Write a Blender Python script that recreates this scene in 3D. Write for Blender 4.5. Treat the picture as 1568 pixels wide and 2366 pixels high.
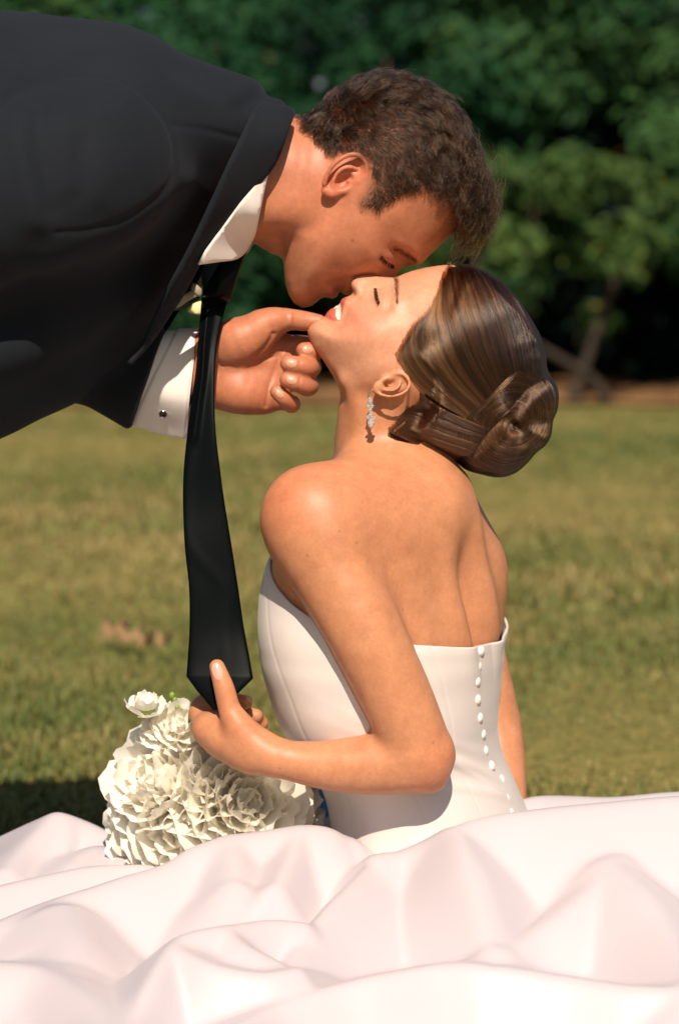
import bpy, bmesh, math, random
import numpy as np
from mathutils import Vector, Matrix, noise as mnoise
from mathutils.geometry import delaunay_2d_cdt

for o in list(bpy.data.objects):
    bpy.data.objects.remove(o)
scene = bpy.context.scene
COL = scene.collection

# ------------------------------------------------------------------ camera
CAM_D, CAM_H, PITCH = 3.0, 0.78, math.radians(5.16)
FPX = 2150.0 * CAM_D / math.cos(PITCH)          # focal length in reference units (frame 1568 x 2365)
cam_data = bpy.data.cameras.new('camera')
cam = bpy.data.objects.new('camera', cam_data)
COL.objects.link(cam)
cam.location = (0.0, -CAM_D, CAM_H)
cam.rotation_euler = (math.pi / 2 - PITCH, 0, 0)
cam_data.sensor_fit = 'VERTICAL'
cam_data.lens = 110.0
cam_data.sensor_height = 110.0 * 2365.0 / FPX
cam_data.sensor_width = cam_data.sensor_height * 1568 / 2365
cam_data.clip_start = 0.05
cam_data.clip_end = 400.0
cam_data.dof.use_dof = True
cam_data.dof.focus_distance = 2.87
cam_data.dof.aperture_fstop = 5.4
scene.camera = cam

# ------------------------------------------------------------------ light
SUN_EL, SUN_AZ = math.radians(45), math.radians(2)      # azimuth measured from the camera side towards the right
to_sun = Vector((math.sin(SUN_AZ) * math.cos(SUN_EL), -math.cos(SUN_AZ) * math.cos(SUN_EL), math.sin(SUN_EL)))
world = bpy.data.worlds.new('World')
scene.world = world
world.use_nodes = True
wn = world.node_tree
bg = wn.nodes['Background']
sky = wn.nodes.new('ShaderNodeTexSky')
sky.sky_type = 'NISHITA'
sky.sun_disc = False
sky.sun_elevation = SUN_EL
sky.sun_rotation = math.pi - SUN_AZ
sky.air_density = 1.0
sky.dust_density = 1.6
wn.links.new(sky.outputs[0], bg.inputs[0])
bg.inputs[1].default_value = 0.058
sun_data = bpy.data.lights.new('sun', 'SUN')
sun_data.energy = 5.0
sun_data.angle = math.radians(0.53)
sun_data.color = (1.0, 0.88, 0.73)
sun = bpy.data.objects.new('sun', sun_data)
COL.objects.link(sun)
sun.rotation_euler = (-to_sun).to_track_quat('-Z', 'Y').to_euler()

scene.view_settings.view_transform = 'Standard'
scene.view_settings.look = 'None'
scene.view_settings.exposure = 0.3
scene.view_settings.gamma = 1.0
scene.render.engine = 'CYCLES'
scene.cycles.use_denoising = True
scene.cycles.max_bounces = 8
scene.cycles.transparent_max_bounces = 8

# ------------------------------------------------------------------ measuring helpers
CP, SP = math.cos(PITCH), math.sin(PITCH)
def P(x, y, Y=0.0):
    """point of the place at depth Y that the reference sees at (x, y)"""
    a, b = (x - 784.0) / FPX, (1182.5 - y) / FPX
    d = (a, CP + b * SP, -SP + b * CP)
    t = (Y + CAM_D) / d[1]
    return np.array((a * t, Y, CAM_H + d[2] * t))
def PX(x, y, Y=0.0):
    p = P(x, y, Y); return (p[0], p[2])
def z1(x, y): return (554.4 + x * .4125, 138.6 + y * .4125)
def z2(x, y): return (683.7 + x * .4125, 572.9 + y * .4125)
def z3(x, y): return (258.7 + x * .34184, 535.9 + y * .34184)
def z4(x, y): return (x * .44785, y * .44785)
def z5(x, y): return (554.4 + x * .44195, 979.4 + y * .44195)
def z6(x, y): return (184.8 + x * .4125, 1478.4 + y * .4125)
def pts2(zf, pts, Y=0.0):
    return np.array([PX(*zf(x, y), Y) for x, y in pts])
def pts3(zf, pts):
    return np.array([P(*zf(p[0], p[1]), p[2]) for p in pts])
def ident(x, y): return (x, y)

# ------------------------------------------------------------------ objects
def tag(o, label=None, cat=None, group=None, kind=None):
    if label: o['label'] = label
    if cat: o['category'] = cat
    if group: o['group'] = group
    if kind: o['kind'] = kind
    return o
def empty(name, loc=(0, 0, 0)):
    o = bpy.data.objects.new(name, None); COL.objects.link(o); o.location = loc
    o.empty_display_size = .05
    return o
def set_parent(o, parent):
    o.parent = parent
    if parent is not None:
        m = Matrix.LocRotScale(parent.location, parent.rotation_euler, parent.scale)   # every object's own transform is its world transform
        o.matrix_parent_inverse = m.inverted()
def mesh_arrays(name, verts, quads=None, tris=None, smooth=True):
    me = bpy.data.meshes.new(name)
    verts = np.asarray(verts, np.float32)
    me.vertices.add(len(verts)); me.vertices.foreach_set('co', verts.ravel())
    loops, starts, tot = [], [], 0
    if quads is not None and len(quads):
        q = np.asarray(quads, np.int32); loops.append(q.ravel()); starts.append(np.arange(len(q), dtype=np.int32) * 4); tot = q.size
    if tris is not None and len(tris):
        t = np.asarray(tris, np.int32); loops.append(t.ravel()); starts.append(tot + np.arange(len(t), dtype=np.int32) * 3)
    loops = np.concatenate(loops); starts = np.concatenate(starts)
    me.loops.add(len(loops)); me.loops.foreach_set('vertex_index', loops)
    me.polygons.add(len(starts)); me.polygons.foreach_set('loop_start', starts)
    me.polygons.foreach_set('use_smooth', np.full(len(starts), smooth))
    me.update(calc_edges=True); me.validate()
    return me
def obj(name, me, mat=None, parent=None):
    o = bpy.data.objects.new(name, me); COL.objects.link(o)
    if mat is not None:
        me.materials.clear(); me.materials.append(mat)
    if parent is not None: set_parent(o, parent)
    return o
def vcol(me, name, rgb):
    a = me.attributes.new(name, 'FLOAT_COLOR', 'POINT')
    c = np.ones((len(me.vertices), 4), np.float32); c[:, :3] = rgb
    a.data.foreach_set('color', c.ravel())
def vfloat(me, name, v):
    a = me.attributes.new(name, 'FLOAT', 'POINT'); a.data.foreach_set('value', np.asarray(v, np.float32).ravel())

# ------------------------------------------------------------------ materials
def srgb(r, g, b):
    f = lambda c: (c / 255 / 12.92) if c / 255 <= .04045 else ((c / 255 + .055) / 1.055) ** 2.4
    return (f(r), f(g), f(b))
class Mat:
    def __init__(s, name):
        s.m = bpy.data.materials.new(name); s.m.use_nodes = True
        s.nt = s.m.node_tree; s.b = s.nt.nodes['Principled BSDF']
    def n(s, t, **kw):
        x = s.nt.nodes.new(t)
        for k, v in kw.items(): setattr(x, k, v)
        return x
    def l(s, a, b): s.nt.links.new(a, b)
    def set(s, **kw):
        for k, v in kw.items():
            i = s.b.inputs[k.replace('_', ' ')]
            i.default_value = (*v, 1) if isinstance(v, tuple) and len(v) == 3 and i.type == 'RGBA' else v
        return s
    def noise(s, scale, detail=4, rough=.55, coord='Object', vec=None, stretch=None):
        tc = s.n('ShaderNodeTexCoord'); out = tc.outputs[coord] if vec is None else vec
        if stretch:
            mp = s.n('ShaderNodeMapping'); mp.inputs['Scale'].default_value = stretch; s.l(out, mp.inputs[0]); out = mp.outputs[0]
        t = s.n('ShaderNodeTexNoise'); t.inputs['Scale'].default_value = scale; t.inputs['Detail'].default_value = detail; t.inputs['Roughness'].default_value = rough
        s.l(out, t.inputs['Vector']); return t.outputs['Fac']
    def ramp(s, fac, stops):
        r = s.n('ShaderNodeValToRGB'); e = r.color_ramp.elements
        while len(e) < len(stops): e.new(.5)
        for i, (p, c) in enumerate(stops): e[i].position = p; e[i].color = (*c, 1)
        s.l(fac, r.inputs[0]); return r.outputs[0]
    def mix(s, fac, a, b, mode='MIX'):
        x = s.n('ShaderNodeMix', data_type='RGBA', blend_type=mode)
        for i, v in ((0, fac), (6, a), (7, b)):
            if hasattr(v, 'is_output'): s.l(v, x.inputs[i])
            else: x.inputs[i].default_value = (*v, 1) if isinstance(v, tuple) else v
        return x.outputs[2]
    def attr(s, name, out='Color'):
        a = s.n('ShaderNodeAttribute'); a.attribute_name = name; return a.outputs[out]
    def bump(s, h, strength=.3, dist=.001):
        b = s.n('ShaderNodeBump'); b.inputs['Strength'].default_value = strength; b.inputs['Distance'].default_value = dist
        s.l(h, b.inputs['Height']); s.l(b.outputs[0], s.b.inputs['Normal'])
    def color(s, c): s.l(c, s.b.inputs['Base Color'])

# ------------------------------------------------------------------ implicit surfaces
def smin(a, b, k):
    if k <= 0: return np.minimum(a, b)
    h = np.maximum(k - np.abs(a - b), 0) / k
    return np.minimum(a, b) - h * h * k * .25
def smax(a, b, k): return -smin(-a, -b, k)
class Field:
    def __init__(s): s.ops = []
    def add(s, fn, lo, hi, k=.01, mode='u'):
        s.ops.append((fn, np.array(lo) - .03 - k, np.array(hi) + .03 + k, k, mode)); return s
    def cone(s, a, b, ra, rb, k=.01, mode='u'):
        a, b = np.asarray(a, float), np.asarray(b, float); ab = b - a; L2 = max(ab @ ab, 1e-12)
        def fn(p):
            t = np.clip(((p - a) @ ab) / L2, 0, 1)
            return np.sqrt((((p - a) - t[:, None] * ab) ** 2).sum(1)) - (ra + (rb - ra) * t)
        r = max(ra, rb)
        return s.add(fn, np.minimum(a, b) - r, np.maximum(a, b) + r, k, mode)
    def chain(s, pts, radii, k=.01, sub=4, flat=None):
        """one limb: a smooth tapering tube through the joints, then blended into the body"""
        q = spline2(np.concatenate((np.asarray(pts, float), np.asarray(radii, float)[:, None]), 1), sub) if len(pts) > 2 else np.concatenate((np.asarray(pts, float), np.asarray(radii, float)[:, None]), 1)
        A, AB, RA, DR = q[:-1, :3], np.diff(q[:, :3], axis=0), q[:-1, 3], np.diff(q[:, 3])
        L2 = np.maximum((AB ** 2).sum(1), 1e-12)
        def fn(p):
            d = None
            for a, ab, ra, dr, l2 in zip(A, AB, RA, DR, L2):
                w = p - a; t = np.clip((w @ ab) / l2, 0, 1)
                e = np.sqrt(((w - t[:, None] * ab) ** 2).sum(1)) - (ra + dr * t)
                d = e if d is None else np.minimum(d, e)
            return d
        r = q[:, 3].max()
        return s.add(fn, q[:, :3].min(0) - r, q[:, :3].max(0) + r, k)
    def ell(s, c, r, k=.01, mode='u', rot=None):
        c, r = np.asarray(c, float), np.asarray(r, float)
        M = np.array(rot) if rot is not None else np.eye(3)
        def fn(p):
            q = (p - c) @ M.T
            k0 = np.sqrt(((q / r) ** 2).sum(1)); k1 = np.sqrt(((q / r ** 2) ** 2).sum(1)) + 1e-9
            return np.where(k0 < 1e-6, -r.min(), k0 * (k0 - 1) / k1)
        R = r.max()
        return s.add(fn, c - R, c + R, k, mode)
    def __call__(s, p):
        d = np.full(len(p), .12)
        for fn, lo, hi, k, mode in s.ops:
            i = np.nonzero(((p >= lo) & (p <= hi)).all(1))[0]
            if len(i) == 0: continue
            e = fn(p[i])
            if mode == 'u': d[i] = smin(d[i], e, k)
            elif mode == 's': d[i] = smax(d[i], -e, k)
            elif mode == 'i': d[i] = smax(d[i], e, k)
        return d
OFF8 = np.array([(i, j, k) for i in (0, 1) for j in (0, 1) for k in (0, 1)])
def sdf_mesh(F, lo, hi, h, levels=3, smooth=1, slack=1.35):
    lo, hi = np.array(lo, float), np.array(hi, float)
    H = h * 2 ** levels
    n = np.ceil((hi - lo) / H).astype(int)
    c = np.stack(np.meshgrid(*[np.arange(m) for m in n], indexing='ij'), -1).reshape(-1, 3)
    for L in range(levels, 0, -1):
        s = h * 2 ** L
        d = F(lo + (c + .5) * s)
        c = c[np.abs(d) < s * .87 * slack]
        c = (c[:, None, :] * 2 + OFF8[None]).reshape(-1, 3)
    N = int(n.max() * 2 ** levels + 4)
    key = lambda q: (q[..., 0].astype(np.int64) * N + q[..., 1]) * N + q[..., 2]
    ck = np.sort(key(c))
    cells = np.stack((ck // (N * N), (ck // N) % N, ck % N), -1)
    cor = cells[:, None, :] + OFF8[None]
    uk, inv = np.unique(key(cor).ravel(), return_inverse=True)
    uc = np.stack((uk // (N * N), (uk // N) % N, uk % N), -1)
    val = F(lo + uc * h)
    cv = val[inv.reshape(-1, 8)]
    act = (cv.min(1) < 0) & (cv.max(1) >= 0)
    cells, cv, ck = cells[act], cv[act], ck[act]
    acc = np.zeros((len(cells), 3)); cnt = np.zeros(len(cells))
    for i in range(8):
        for b in (1, 2, 4):
            j = i | b
            if j == i: continue
            va, vb = cv[:, i], cv[:, j]
            m = (va < 0) != (vb < 0)
            t = np.where(m, va / np.where(m, va - vb, 1), 0)
            acc += np.where(m[:, None], OFF8[i] + t[:, None] * (OFF8[j] - OFF8[i]), 0); cnt += m
    V = lo + (cells + acc / cnt[:, None]) * h
    quads = []
    E = np.eye(3, dtype=int)
    for ax in range(3):
        b, g = E[(ax + 1) % 3], E[(ax + 2) % 3]
        k2 = key(uc + E[ax]); pos = np.searchsorted(uk, k2); pos[pos == len(uk)] = 0
        ok = uk[pos] == k2
        sa, sb = val < 0, val[pos] < 0
        e = np.nonzero(ok & (sa != sb))[0]
        idx = []
        good = np.ones(len(e), bool)
        for off in (0 * b, -b, -b - g, -g):
            kk = key(uc[e] + off); q = np.searchsorted(ck, kk); q[q == len(ck)] = 0
            good &= ck[q] == kk; idx.append(q)
        qd = np.stack(idx, -1)[good]; fl = sa[e][good]
        qd[~fl] = qd[~fl][:, ::-1]
        quads.append(qd)
    Q = np.concatenate(quads)
    for _ in range(smooth):
        A = np.zeros_like(V); C = np.zeros(len(V))
        for a_, b_ in ((0, 1), (1, 2), (2, 3), (3, 0)):
            for x, y in ((a_, b_), (b_, a_)):
                for d_ in range(3): A[:, d_] += np.bincount(Q[:, x], V[Q[:, y], d_], len(V))
                C += np.bincount(Q[:, x], minlength=len(V))
        V = V * .5 + .5 * A / np.maximum(C, 1)[:, None]
    return V, Q

def largest_piece(V, Q):
    lab = np.arange(len(V))
    while True:
        m = lab[Q].min(1); new = lab.copy()
        for c in range(4): np.minimum.at(new, Q[:, c], m)
        new = new[new]
        if (new == lab).all(): break
        lab = new
    ids, cnt = np.unique(lab[Q[:, 0]], return_counts=True)
    Q = Q[lab[Q[:, 0]] == ids[cnt.argmax()]]
    use = np.zeros(len(V), bool); use[Q.ravel()] = True
    return V[use], (np.cumsum(use) - 1)[Q]
def smooth_mesh(V, Q, n, w=None):
    for _ in range(n):
        A = np.zeros_like(V); C = np.zeros(len(V))
        for a_, b_ in ((0, 1), (1, 2), (2, 3), (3, 0)):
            for x, y in ((a_, b_), (b_, a_)):
                for d_ in range(3): A[:, d_] += np.bincount(Q[:, x], V[Q[:, y], d_], len(V))
                C += np.bincount(Q[:, x], minlength=len(V))
        A = A / np.maximum(C, 1)[:, None] - V
        V = V + A * (.6 if w is None else (.6 * w)[:, None])
    return V
# ------------------------------------------------------------------ relief bodies: a mid-plane outline with a width map, mirrored both ways
def seg_dist(u, v, pts, closed=False):
    pts = np.asarray(pts, float); n = len(pts)
    best = np.full(u.shape, 1e9)
    for i in range(n if closed else n - 1):
        a, b = pts[i], pts[(i + 1) % n]; ab = b - a
        t = np.clip(((u - a[0]) * ab[0] + (v - a[1]) * ab[1]) / max(ab @ ab, 1e-14), 0, 1)
        best = np.minimum(best, (u - a[0] - t * ab[0]) ** 2 + (v - a[1] - t * ab[1]) ** 2)
    return np.sqrt(best)
def inside(u, v, pts):
    pts = np.asarray(pts, float); r = np.zeros(u.shape, bool); n = len(pts)
    for i in range(n):
        (x0, y0), (x1, y1) = pts[i], pts[(i + 1) % n]
        c = (y0 > v) != (y1 > v)
        if abs(y1 - y0) > 1e-12:
            r ^= c & (u < (x1 - x0) * (v - y0) / (y1 - y0) + x0)
    return r
def spline2(pts, n=8, closed=False):
    p = np.asarray(pts, float); m = len(p); out = []
    for i in range(m if closed else m - 1):
        if closed: a, b, c, d = p[i - 1], p[i], p[(i + 1) % m], p[(i + 2) % m]
        else: a, b, c, d = p[max(i - 1, 0)], p[i], p[i + 1], p[min(i + 2, m - 1)]
        for t in np.linspace(0, 1, n, endpoint=False):
            out.append(.5 * ((2 * b) + (c - a) * t + (2 * a - 5 * b + 4 * c - d) * t * t + (3 * b - a - 3 * c + d) * t ** 3))
    if not closed: out.append(p[-1])
    return np.array(out)
def blur(m, n):
    for _ in range(n):
        q = np.pad(m, 1, mode='edge')
        m = (q[:-2, 1:-1] + q[2:, 1:-1] + q[1:-1, :-2] + q[1:-1, 2:] + 2 * q[1:-1, 1:-1]) / 6
    return m
class Relief:
    def __init__(s, outline, ctrl, mid, res=.001, pad=.03, nblur=6, power=3.0):
        """ctrl rows: u, v, half width, edge rounding radius"""
        s.mid, s.res = mid, res
        o = s.outline = np.asarray(outline)
        s.lo = o.min(0) - pad; s.hi = o.max(0) + pad
        s.nu, s.nv = (np.ceil((s.hi - s.lo) / res).astype(int) + 1)
        s.U, s.V = np.meshgrid(s.lo[0] + np.arange(s.nu) * res, s.lo[1] + np.arange(s.nv) * res, indexing='ij')
        d = seg_dist(s.U, s.V, o, True); d = np.where(inside(s.U, s.V, o), d, -d)
        s.d = d
        ctrl = np.asarray(ctrl, float)
        W, R = s.rbf(ctrl[:, :2], ctrl[:, 2]), s.rbf(ctrl[:, :2], ctrl[:, 3])
        W, R = np.maximum(W, ctrl[:, 2].min() * .7), np.maximum(R, ctrl[:, 3].min() * .8)
        q = np.clip(d / R, -.6, 1)
        s.q = blur(W ** 2 * (1 - (1 - q) ** 2), nblur)
        s.dw = np.zeros_like(s.q)
    def rbf(s, c, f):
        """thin-plate spline through the control values"""
        sc = 20.0; c = c * sc; n = len(c)
        ker = lambda r2: r2 * np.log(r2 + 1e-9)
        K = ker(((c[:, None] - c[None]) ** 2).sum(-1)) + np.eye(n) * .01
        Pm = np.concatenate((np.ones((n, 1)), c), 1)
        A = np.block([[K, Pm], [Pm.T, np.zeros((3, 3))]])
        x = np.linalg.solve(A, np.concatenate((f, np.zeros(3))))
        U, V = s.U * sc, s.V * sc
        out = x[n] + x[n + 1] * U + x[n + 2] * V
        for i in range(n): out = out + x[i] * ker((U - c[i, 0]) ** 2 + (V - c[i, 1]) ** 2)
        return np.clip(out, f.min() * .6, f.max() * 1.1)
    def stroke(s, pts, sig, amp, power=2):
        d = seg_dist(s.U, s.V, np.asarray(pts)) if len(pts) > 1 else np.hypot(s.U - pts[0][0], s.V - pts[0][1])
        s.dw += amp * np.exp(-(d / sig) ** power); return s
    def blob(s, c, su, sv, ang, amp):
        ca, sa = math.cos(ang), math.sin(ang); a = (s.U - c[0]) * ca + (s.V - c[1]) * sa; b = -(s.U - c[0]) * sa + (s.V - c[1]) * ca
        s.dw += amp * np.exp(-(a / su) ** 2 - (b / sv) ** 2); return s
    def plateau(s, poly, soft, amp):
        d = seg_dist(s.U, s.V, poly, True); d = np.where(inside(s.U, s.V, poly), d, -d)
        x = np.clip(d / soft * .5 + .5, 0, 1); s.dw += amp * x * x * (3 - 2 * x); return s
    def done(s):
        w = np.sqrt(np.maximum(s.q, 0)); s.q = s.q + 2 * w * s.dw + np.sign(s.dw) * 0
        s.gu, s.gv = np.gradient(s.q, s.res); s.w = np.sqrt(np.maximum(s.q, 0)); return s
    def samp(s, m, u, v):
        x = np.clip((u - s.lo[0]) / s.res, 0, s.nu - 1.001); y = np.clip((v - s.lo[1]) / s.res, 0, s.nv - 1.001)
        i, j = x.astype(int), y.astype(int); x, y = x - i, y - j
        return (m[i, j] * (1 - x) + m[i + 1, j] * x) * (1 - y) + (m[i, j + 1] * (1 - x) + m[i + 1, j + 1] * x) * y
    def dist(s, p):
        u, v, t = p[:, 0], p[:, 2], p[:, 1] - s.mid
        q = s.samp(s.q, u, v); g = s.samp(s.gu, u, v) ** 2 + s.samp(s.gv, u, v) ** 2
        return np.clip((t * t - q) / np.sqrt(4 * t * t + g + 1e-6), -.04, .08)
    def into(s, F, k=.01, mode='u'):
        wm = s.w.max()
        return F.add(s.dist, (s.lo[0] + .02, s.mid - wm, s.lo[1] + .02), (s.hi[0] - .02, s.mid + wm, s.hi[1] - .02), k, mode)
    def near(s, u, v, off=0.0):
        """depth of the surface that faces the camera"""
        return s.mid - s.samp(s.w, np.asarray(u, float), np.asarray(v, float)) - off

# ------------------------------------------------------------------ strands
def strands(name, lines, radii, mat, parent=None, rnd=None):
    """lines: (n, k, 3) array; radii: (k,) or (n, k)"""
    lines = np.asarray(lines, np.float32); n, k = lines.shape[:2]
    cu = bpy.data.hair_curves.new(name)
    cu.add_curves([k] * n)
    cu.attributes['position'].data.foreach_set('vector', lines.reshape(-1)) if 'position' in cu.attributes else cu.points.foreach_set('position', lines.reshape(-1))
    r = cu.attributes.get('radius') or cu.attributes.new('radius', 'FLOAT', 'POINT')
    r.data.foreach_set('value', np.broadcast_to(np.asarray(radii, np.float32), (n, k)).ravel().astype(np.float32))
    rv = cu.attributes.new('rnd', 'FLOAT', 'CURVE'); rv.data.foreach_set('value', (np.random.RandomState(5).rand(n) if rnd is None else np.asarray(rnd)).astype(np.float32))
    cu.materials.append(mat)
    o = bpy.data.objects.new(name, cu); COL.objects.link(o)
    if parent is not None: set_parent(o, parent)
    return o
def patch(poly, depth, step=.004):
    """flat outline (u, v) filled with a fine net and laid on a surface given by depth(u, v)"""
    poly = np.asarray(poly, float)
    lo, hi = poly.min(0), poly.max(0)
    U, V = np.meshgrid(np.arange(lo[0], hi[0], step), np.arange(lo[1], hi[1], step), indexing='ij')
    U, V = U.ravel(), V.ravel()
    m = inside(U, V, poly) & (seg_dist(U, V, poly, True) > step * .5)
    q = np.concatenate((poly, np.stack((U[m], V[m]), -1)))
    n = len(poly)
    v2, _, f, *_ = delaunay_2d_cdt([Vector(a) for a in q], [(i, (i + 1) % n) for i in range(n)], [], 1, 1e-7)
    v2 = np.array([(a.x, a.y) for a in v2])
    return np.stack((v2[:, 0], depth(v2[:, 0], v2[:, 1]), v2[:, 1]), -1), np.array([list(a) for a in f if len(a) == 3])
def solid(o, th, offset=0, bevel=0):
    m = o.modifiers.new('thick', 'SOLIDIFY'); m.thickness = th; m.offset = offset
    return o
def tube(path, radii, sides=8, caps=True):
    path = np.asarray(path, float); n = len(path)
    radii = np.broadcast_to(np.asarray(radii, float), (n,))
    T = np.gradient(path, axis=0); T /= np.linalg.norm(T, axis=1)[:, None] + 1e-12
    up = np.array((0, 0, 1.)) if abs(T[0][2]) < .9 else np.array((1., 0, 0))
    N = up - T[0] * (up @ T[0]); N /= np.linalg.norm(N)
    vs = []
    for i in range(n):
        N = N - T[i] * (N @ T[i]); N /= np.linalg.norm(N) + 1e-12; B = np.cross(T[i], N)
        for a in np.linspace(0, 2 * math.pi, sides, endpoint=False): vs.append(path[i] + radii[i] * (math.cos(a) * N + math.sin(a) * B))
    q = [(i * sides + j, i * sides + (j + 1) % sides, (i + 1) * sides + (j + 1) % sides, (i + 1) * sides + j) for i in range(n - 1) for j in range(sides)]
    t = []
    if caps:
        vs += [path[0], path[-1]]
        for j in range(sides):
            t.append((len(vs) - 2, (j + 1) % sides, j)); t.append((len(vs) - 1, (n - 1) * sides + j, (n - 1) * sides + (j + 1) % sides))
    return np.array(vs), np.array(q), (np.array(t) if t else None)
def join(*parts):
    V, Q, T, n = [], [], [], 0
    for v, q, t in parts:
        V.append(v)
        if q is not None and len(q): Q.append(np.asarray(q) + n)
        if t is not None and len(t): T.append(np.asarray(t) + n)
        n += len(v)
    return np.concatenate(V), (np.concatenate(Q) if Q else None), (np.concatenate(T) if T else None)
def vnoise(p, scale, seed=0.0):
    """cheap smooth noise, vectorised sines"""
    r = np.random.RandomState(int(seed * 7 + 3)); out = 0
    for i in range(7):
        d = r.normal(size=p.shape[1]); ph = r.rand() * 6.28; f = scale * (0.6 + r.rand() * 1.4)
        out = out + np.sin(p @ d * f + ph)
    return out / 3.2

# ================================================================== setting
rng = np.random.RandomState(11)
# lawn
m = Mat('lawn_soil')
big = m.noise(1.1, 5, .6); fine = m.noise(38, 4, .6)
c1 = m.ramp(big, [(.34, srgb(88, 94, 46)), (.5, srgb(122, 114, 62)), (.68, srgb(146, 126, 80))])
c2 = m.ramp(fine, [(.3, srgb(70, 78, 34)), (.7, srgb(158, 138, 86))])
m.color(m.mix(.5, c1, c2)); m.set(Roughness=.95, Specular_IOR_Level=.1)
m.bump(fine, .8, .02)
n_ = 60
gx = np.concatenate((np.linspace(-60, -6, 12), np.linspace(-5, 5, 41), np.linspace(6, 60, 12)))
gy = np.concatenate((np.linspace(-30, -4, 8), np.linspace(-3, 13, 65), np.linspace(14, 90, 14)))
GX, GY = np.meshgrid(gx, gy, indexing='ij')
GZ = .012 * np.sin(GX * 1.7 + .4) * np.sin(GY * 1.3) * (np.abs(GX) < 8) * (GY > 1) * (GY < 11)
V = np.stack((GX, GY, GZ), -1).reshape(-1, 3)
a, b = len(gx), len(gy)
I = np.arange(a * b).reshape(a, b)
Q = np.stack((I[:-1, :-1], I[1:, :-1], I[1:, 1:], I[:-1, 1:]), -1).reshape(-1, 4)
lawn = obj('lawn', mesh_arrays('lawn', V, Q), m.m); tag(lawn, kind='structure')
# bare earth under the shrubs
m = Mat('bare_earth')
f1 = m.noise(3, 6, .65)
m.color(m.ramp(f1, [(.3, srgb(84, 62, 44)), (.55, srgb(128, 96, 66)), (.75, srgb(150, 120, 84))])); m.set(Roughness=1.0, Specular_IOR_Level=.05); m.bump(f1, .7, .03)
ex = np.linspace(-14, 14, 90)
fr = 11.75 + .22 * np.sin(ex * 1.9) + .12 * np.sin(ex * 4.7 + 1)
V = np.concatenate([np.stack((ex, fr + (19 - fr) * t, np.full_like(ex, .016 + .05 * min(1, t * 8))), -1) for t in (0, .04, .12, .4, 1)])
I = np.arange(5 * 90).reshape(5, 90)
Q = np.stack((I[:-1, :-1], I[:-1, 1:], I[1:, 1:], I[1:, :-1]), -1).reshape(-1, 4)
tag(obj('bare_earth', mesh_arrays('bare_earth', V, Q), m.m), kind='structure')

# grass blades
m = Mat('grass_blade')
m.color(m.attr('Col')); m.set(Roughness=.6, Specular_IOR_Level=.25)
m.b.inputs['Subsurface Weight'].default_value = 0
def blades(n, y0, y1, spread, hmin, hmax, wid):
    y = y0 + (y1 - y0) * rng.rand(n) ** 1.0
    x = (rng.rand(n) * 2 - 1) * (spread + .17 * (y + 3))
    h = hmin + (hmax - hmin) * rng.rand(n) ** 1.5
    az = rng.rand(n) * 6.283; le = rng.rand(n) * .9 + .15
    base = np.stack((x, y, np.full(n, -.004)), -1)
    d = np.stack((np.cos(az), np.sin(az), 0 * az), -1); s = np.stack((-np.sin(az), np.cos(az), 0 * az), -1) * (wid * (.6 + .8 * rng.rand(n)))[:, None]
    up = np.array((0, 0, 1.))
    mid = base + up * (h * .6)[:, None] + d * (h * .25 * le)[:, None]
    tip = base + up * (h * (1 - .25 * le))[:, None] + d * (h * .75 * le)[:, None]
    V = np.stack((base - s, base + s, mid + s * .75, mid - s * .75, tip), 1).reshape(-1, 3)
    k = np.arange(n)[:, None] * 5
    Q = k + np.array((0, 1, 2, 3)); T = k + np.array((3, 2, 4))
    pat = vnoise(np.stack((x, y), -1), 2.2, 1) * .5 + vnoise(np.stack((x, y), -1), 9.0, 2) * .45 + rng.normal(size=n) * .4
    t = np.clip(pat * .45 + .55, 0, 1)[:, None]
    g = np.array(srgb(70, 88, 42)); br = np.array(srgb(142, 124, 80)); yl = np.array(srgb(100, 105, 54))
    c = np.where(t < .5, g + (yl - g) * t * 2, yl + (br - yl) * (t - .5) * 2) * (.75 + .5 * rng.rand(n))[:, None]
    return V, Q, T, np.repeat(c, 5, 0)
A = blades(95000, .35, 3.2, .45, .010, .028, .0018); B = blades(75000, 3.2, 11.3, .4, .014, .036, .0036); C2 = blades(14000, -1.6, .4, .9, .010, .028, .002)
off = len(A[0]); off2 = off + len(B[0])
me = mesh_arrays('grass', np.concatenate((A[0], B[0], C2[0])), np.concatenate((A[1], B[1] + off, C2[1] + off2)), np.concatenate((A[2], B[2] + off, C2[2] + off2)))
vcol(me, 'Col', np.concatenate((A[3], B[3], C2[3])))
tag(obj('grass', me, m.m), 'short sun bleached green and brown lawn grass', 'grass', kind='stuff')

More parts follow.
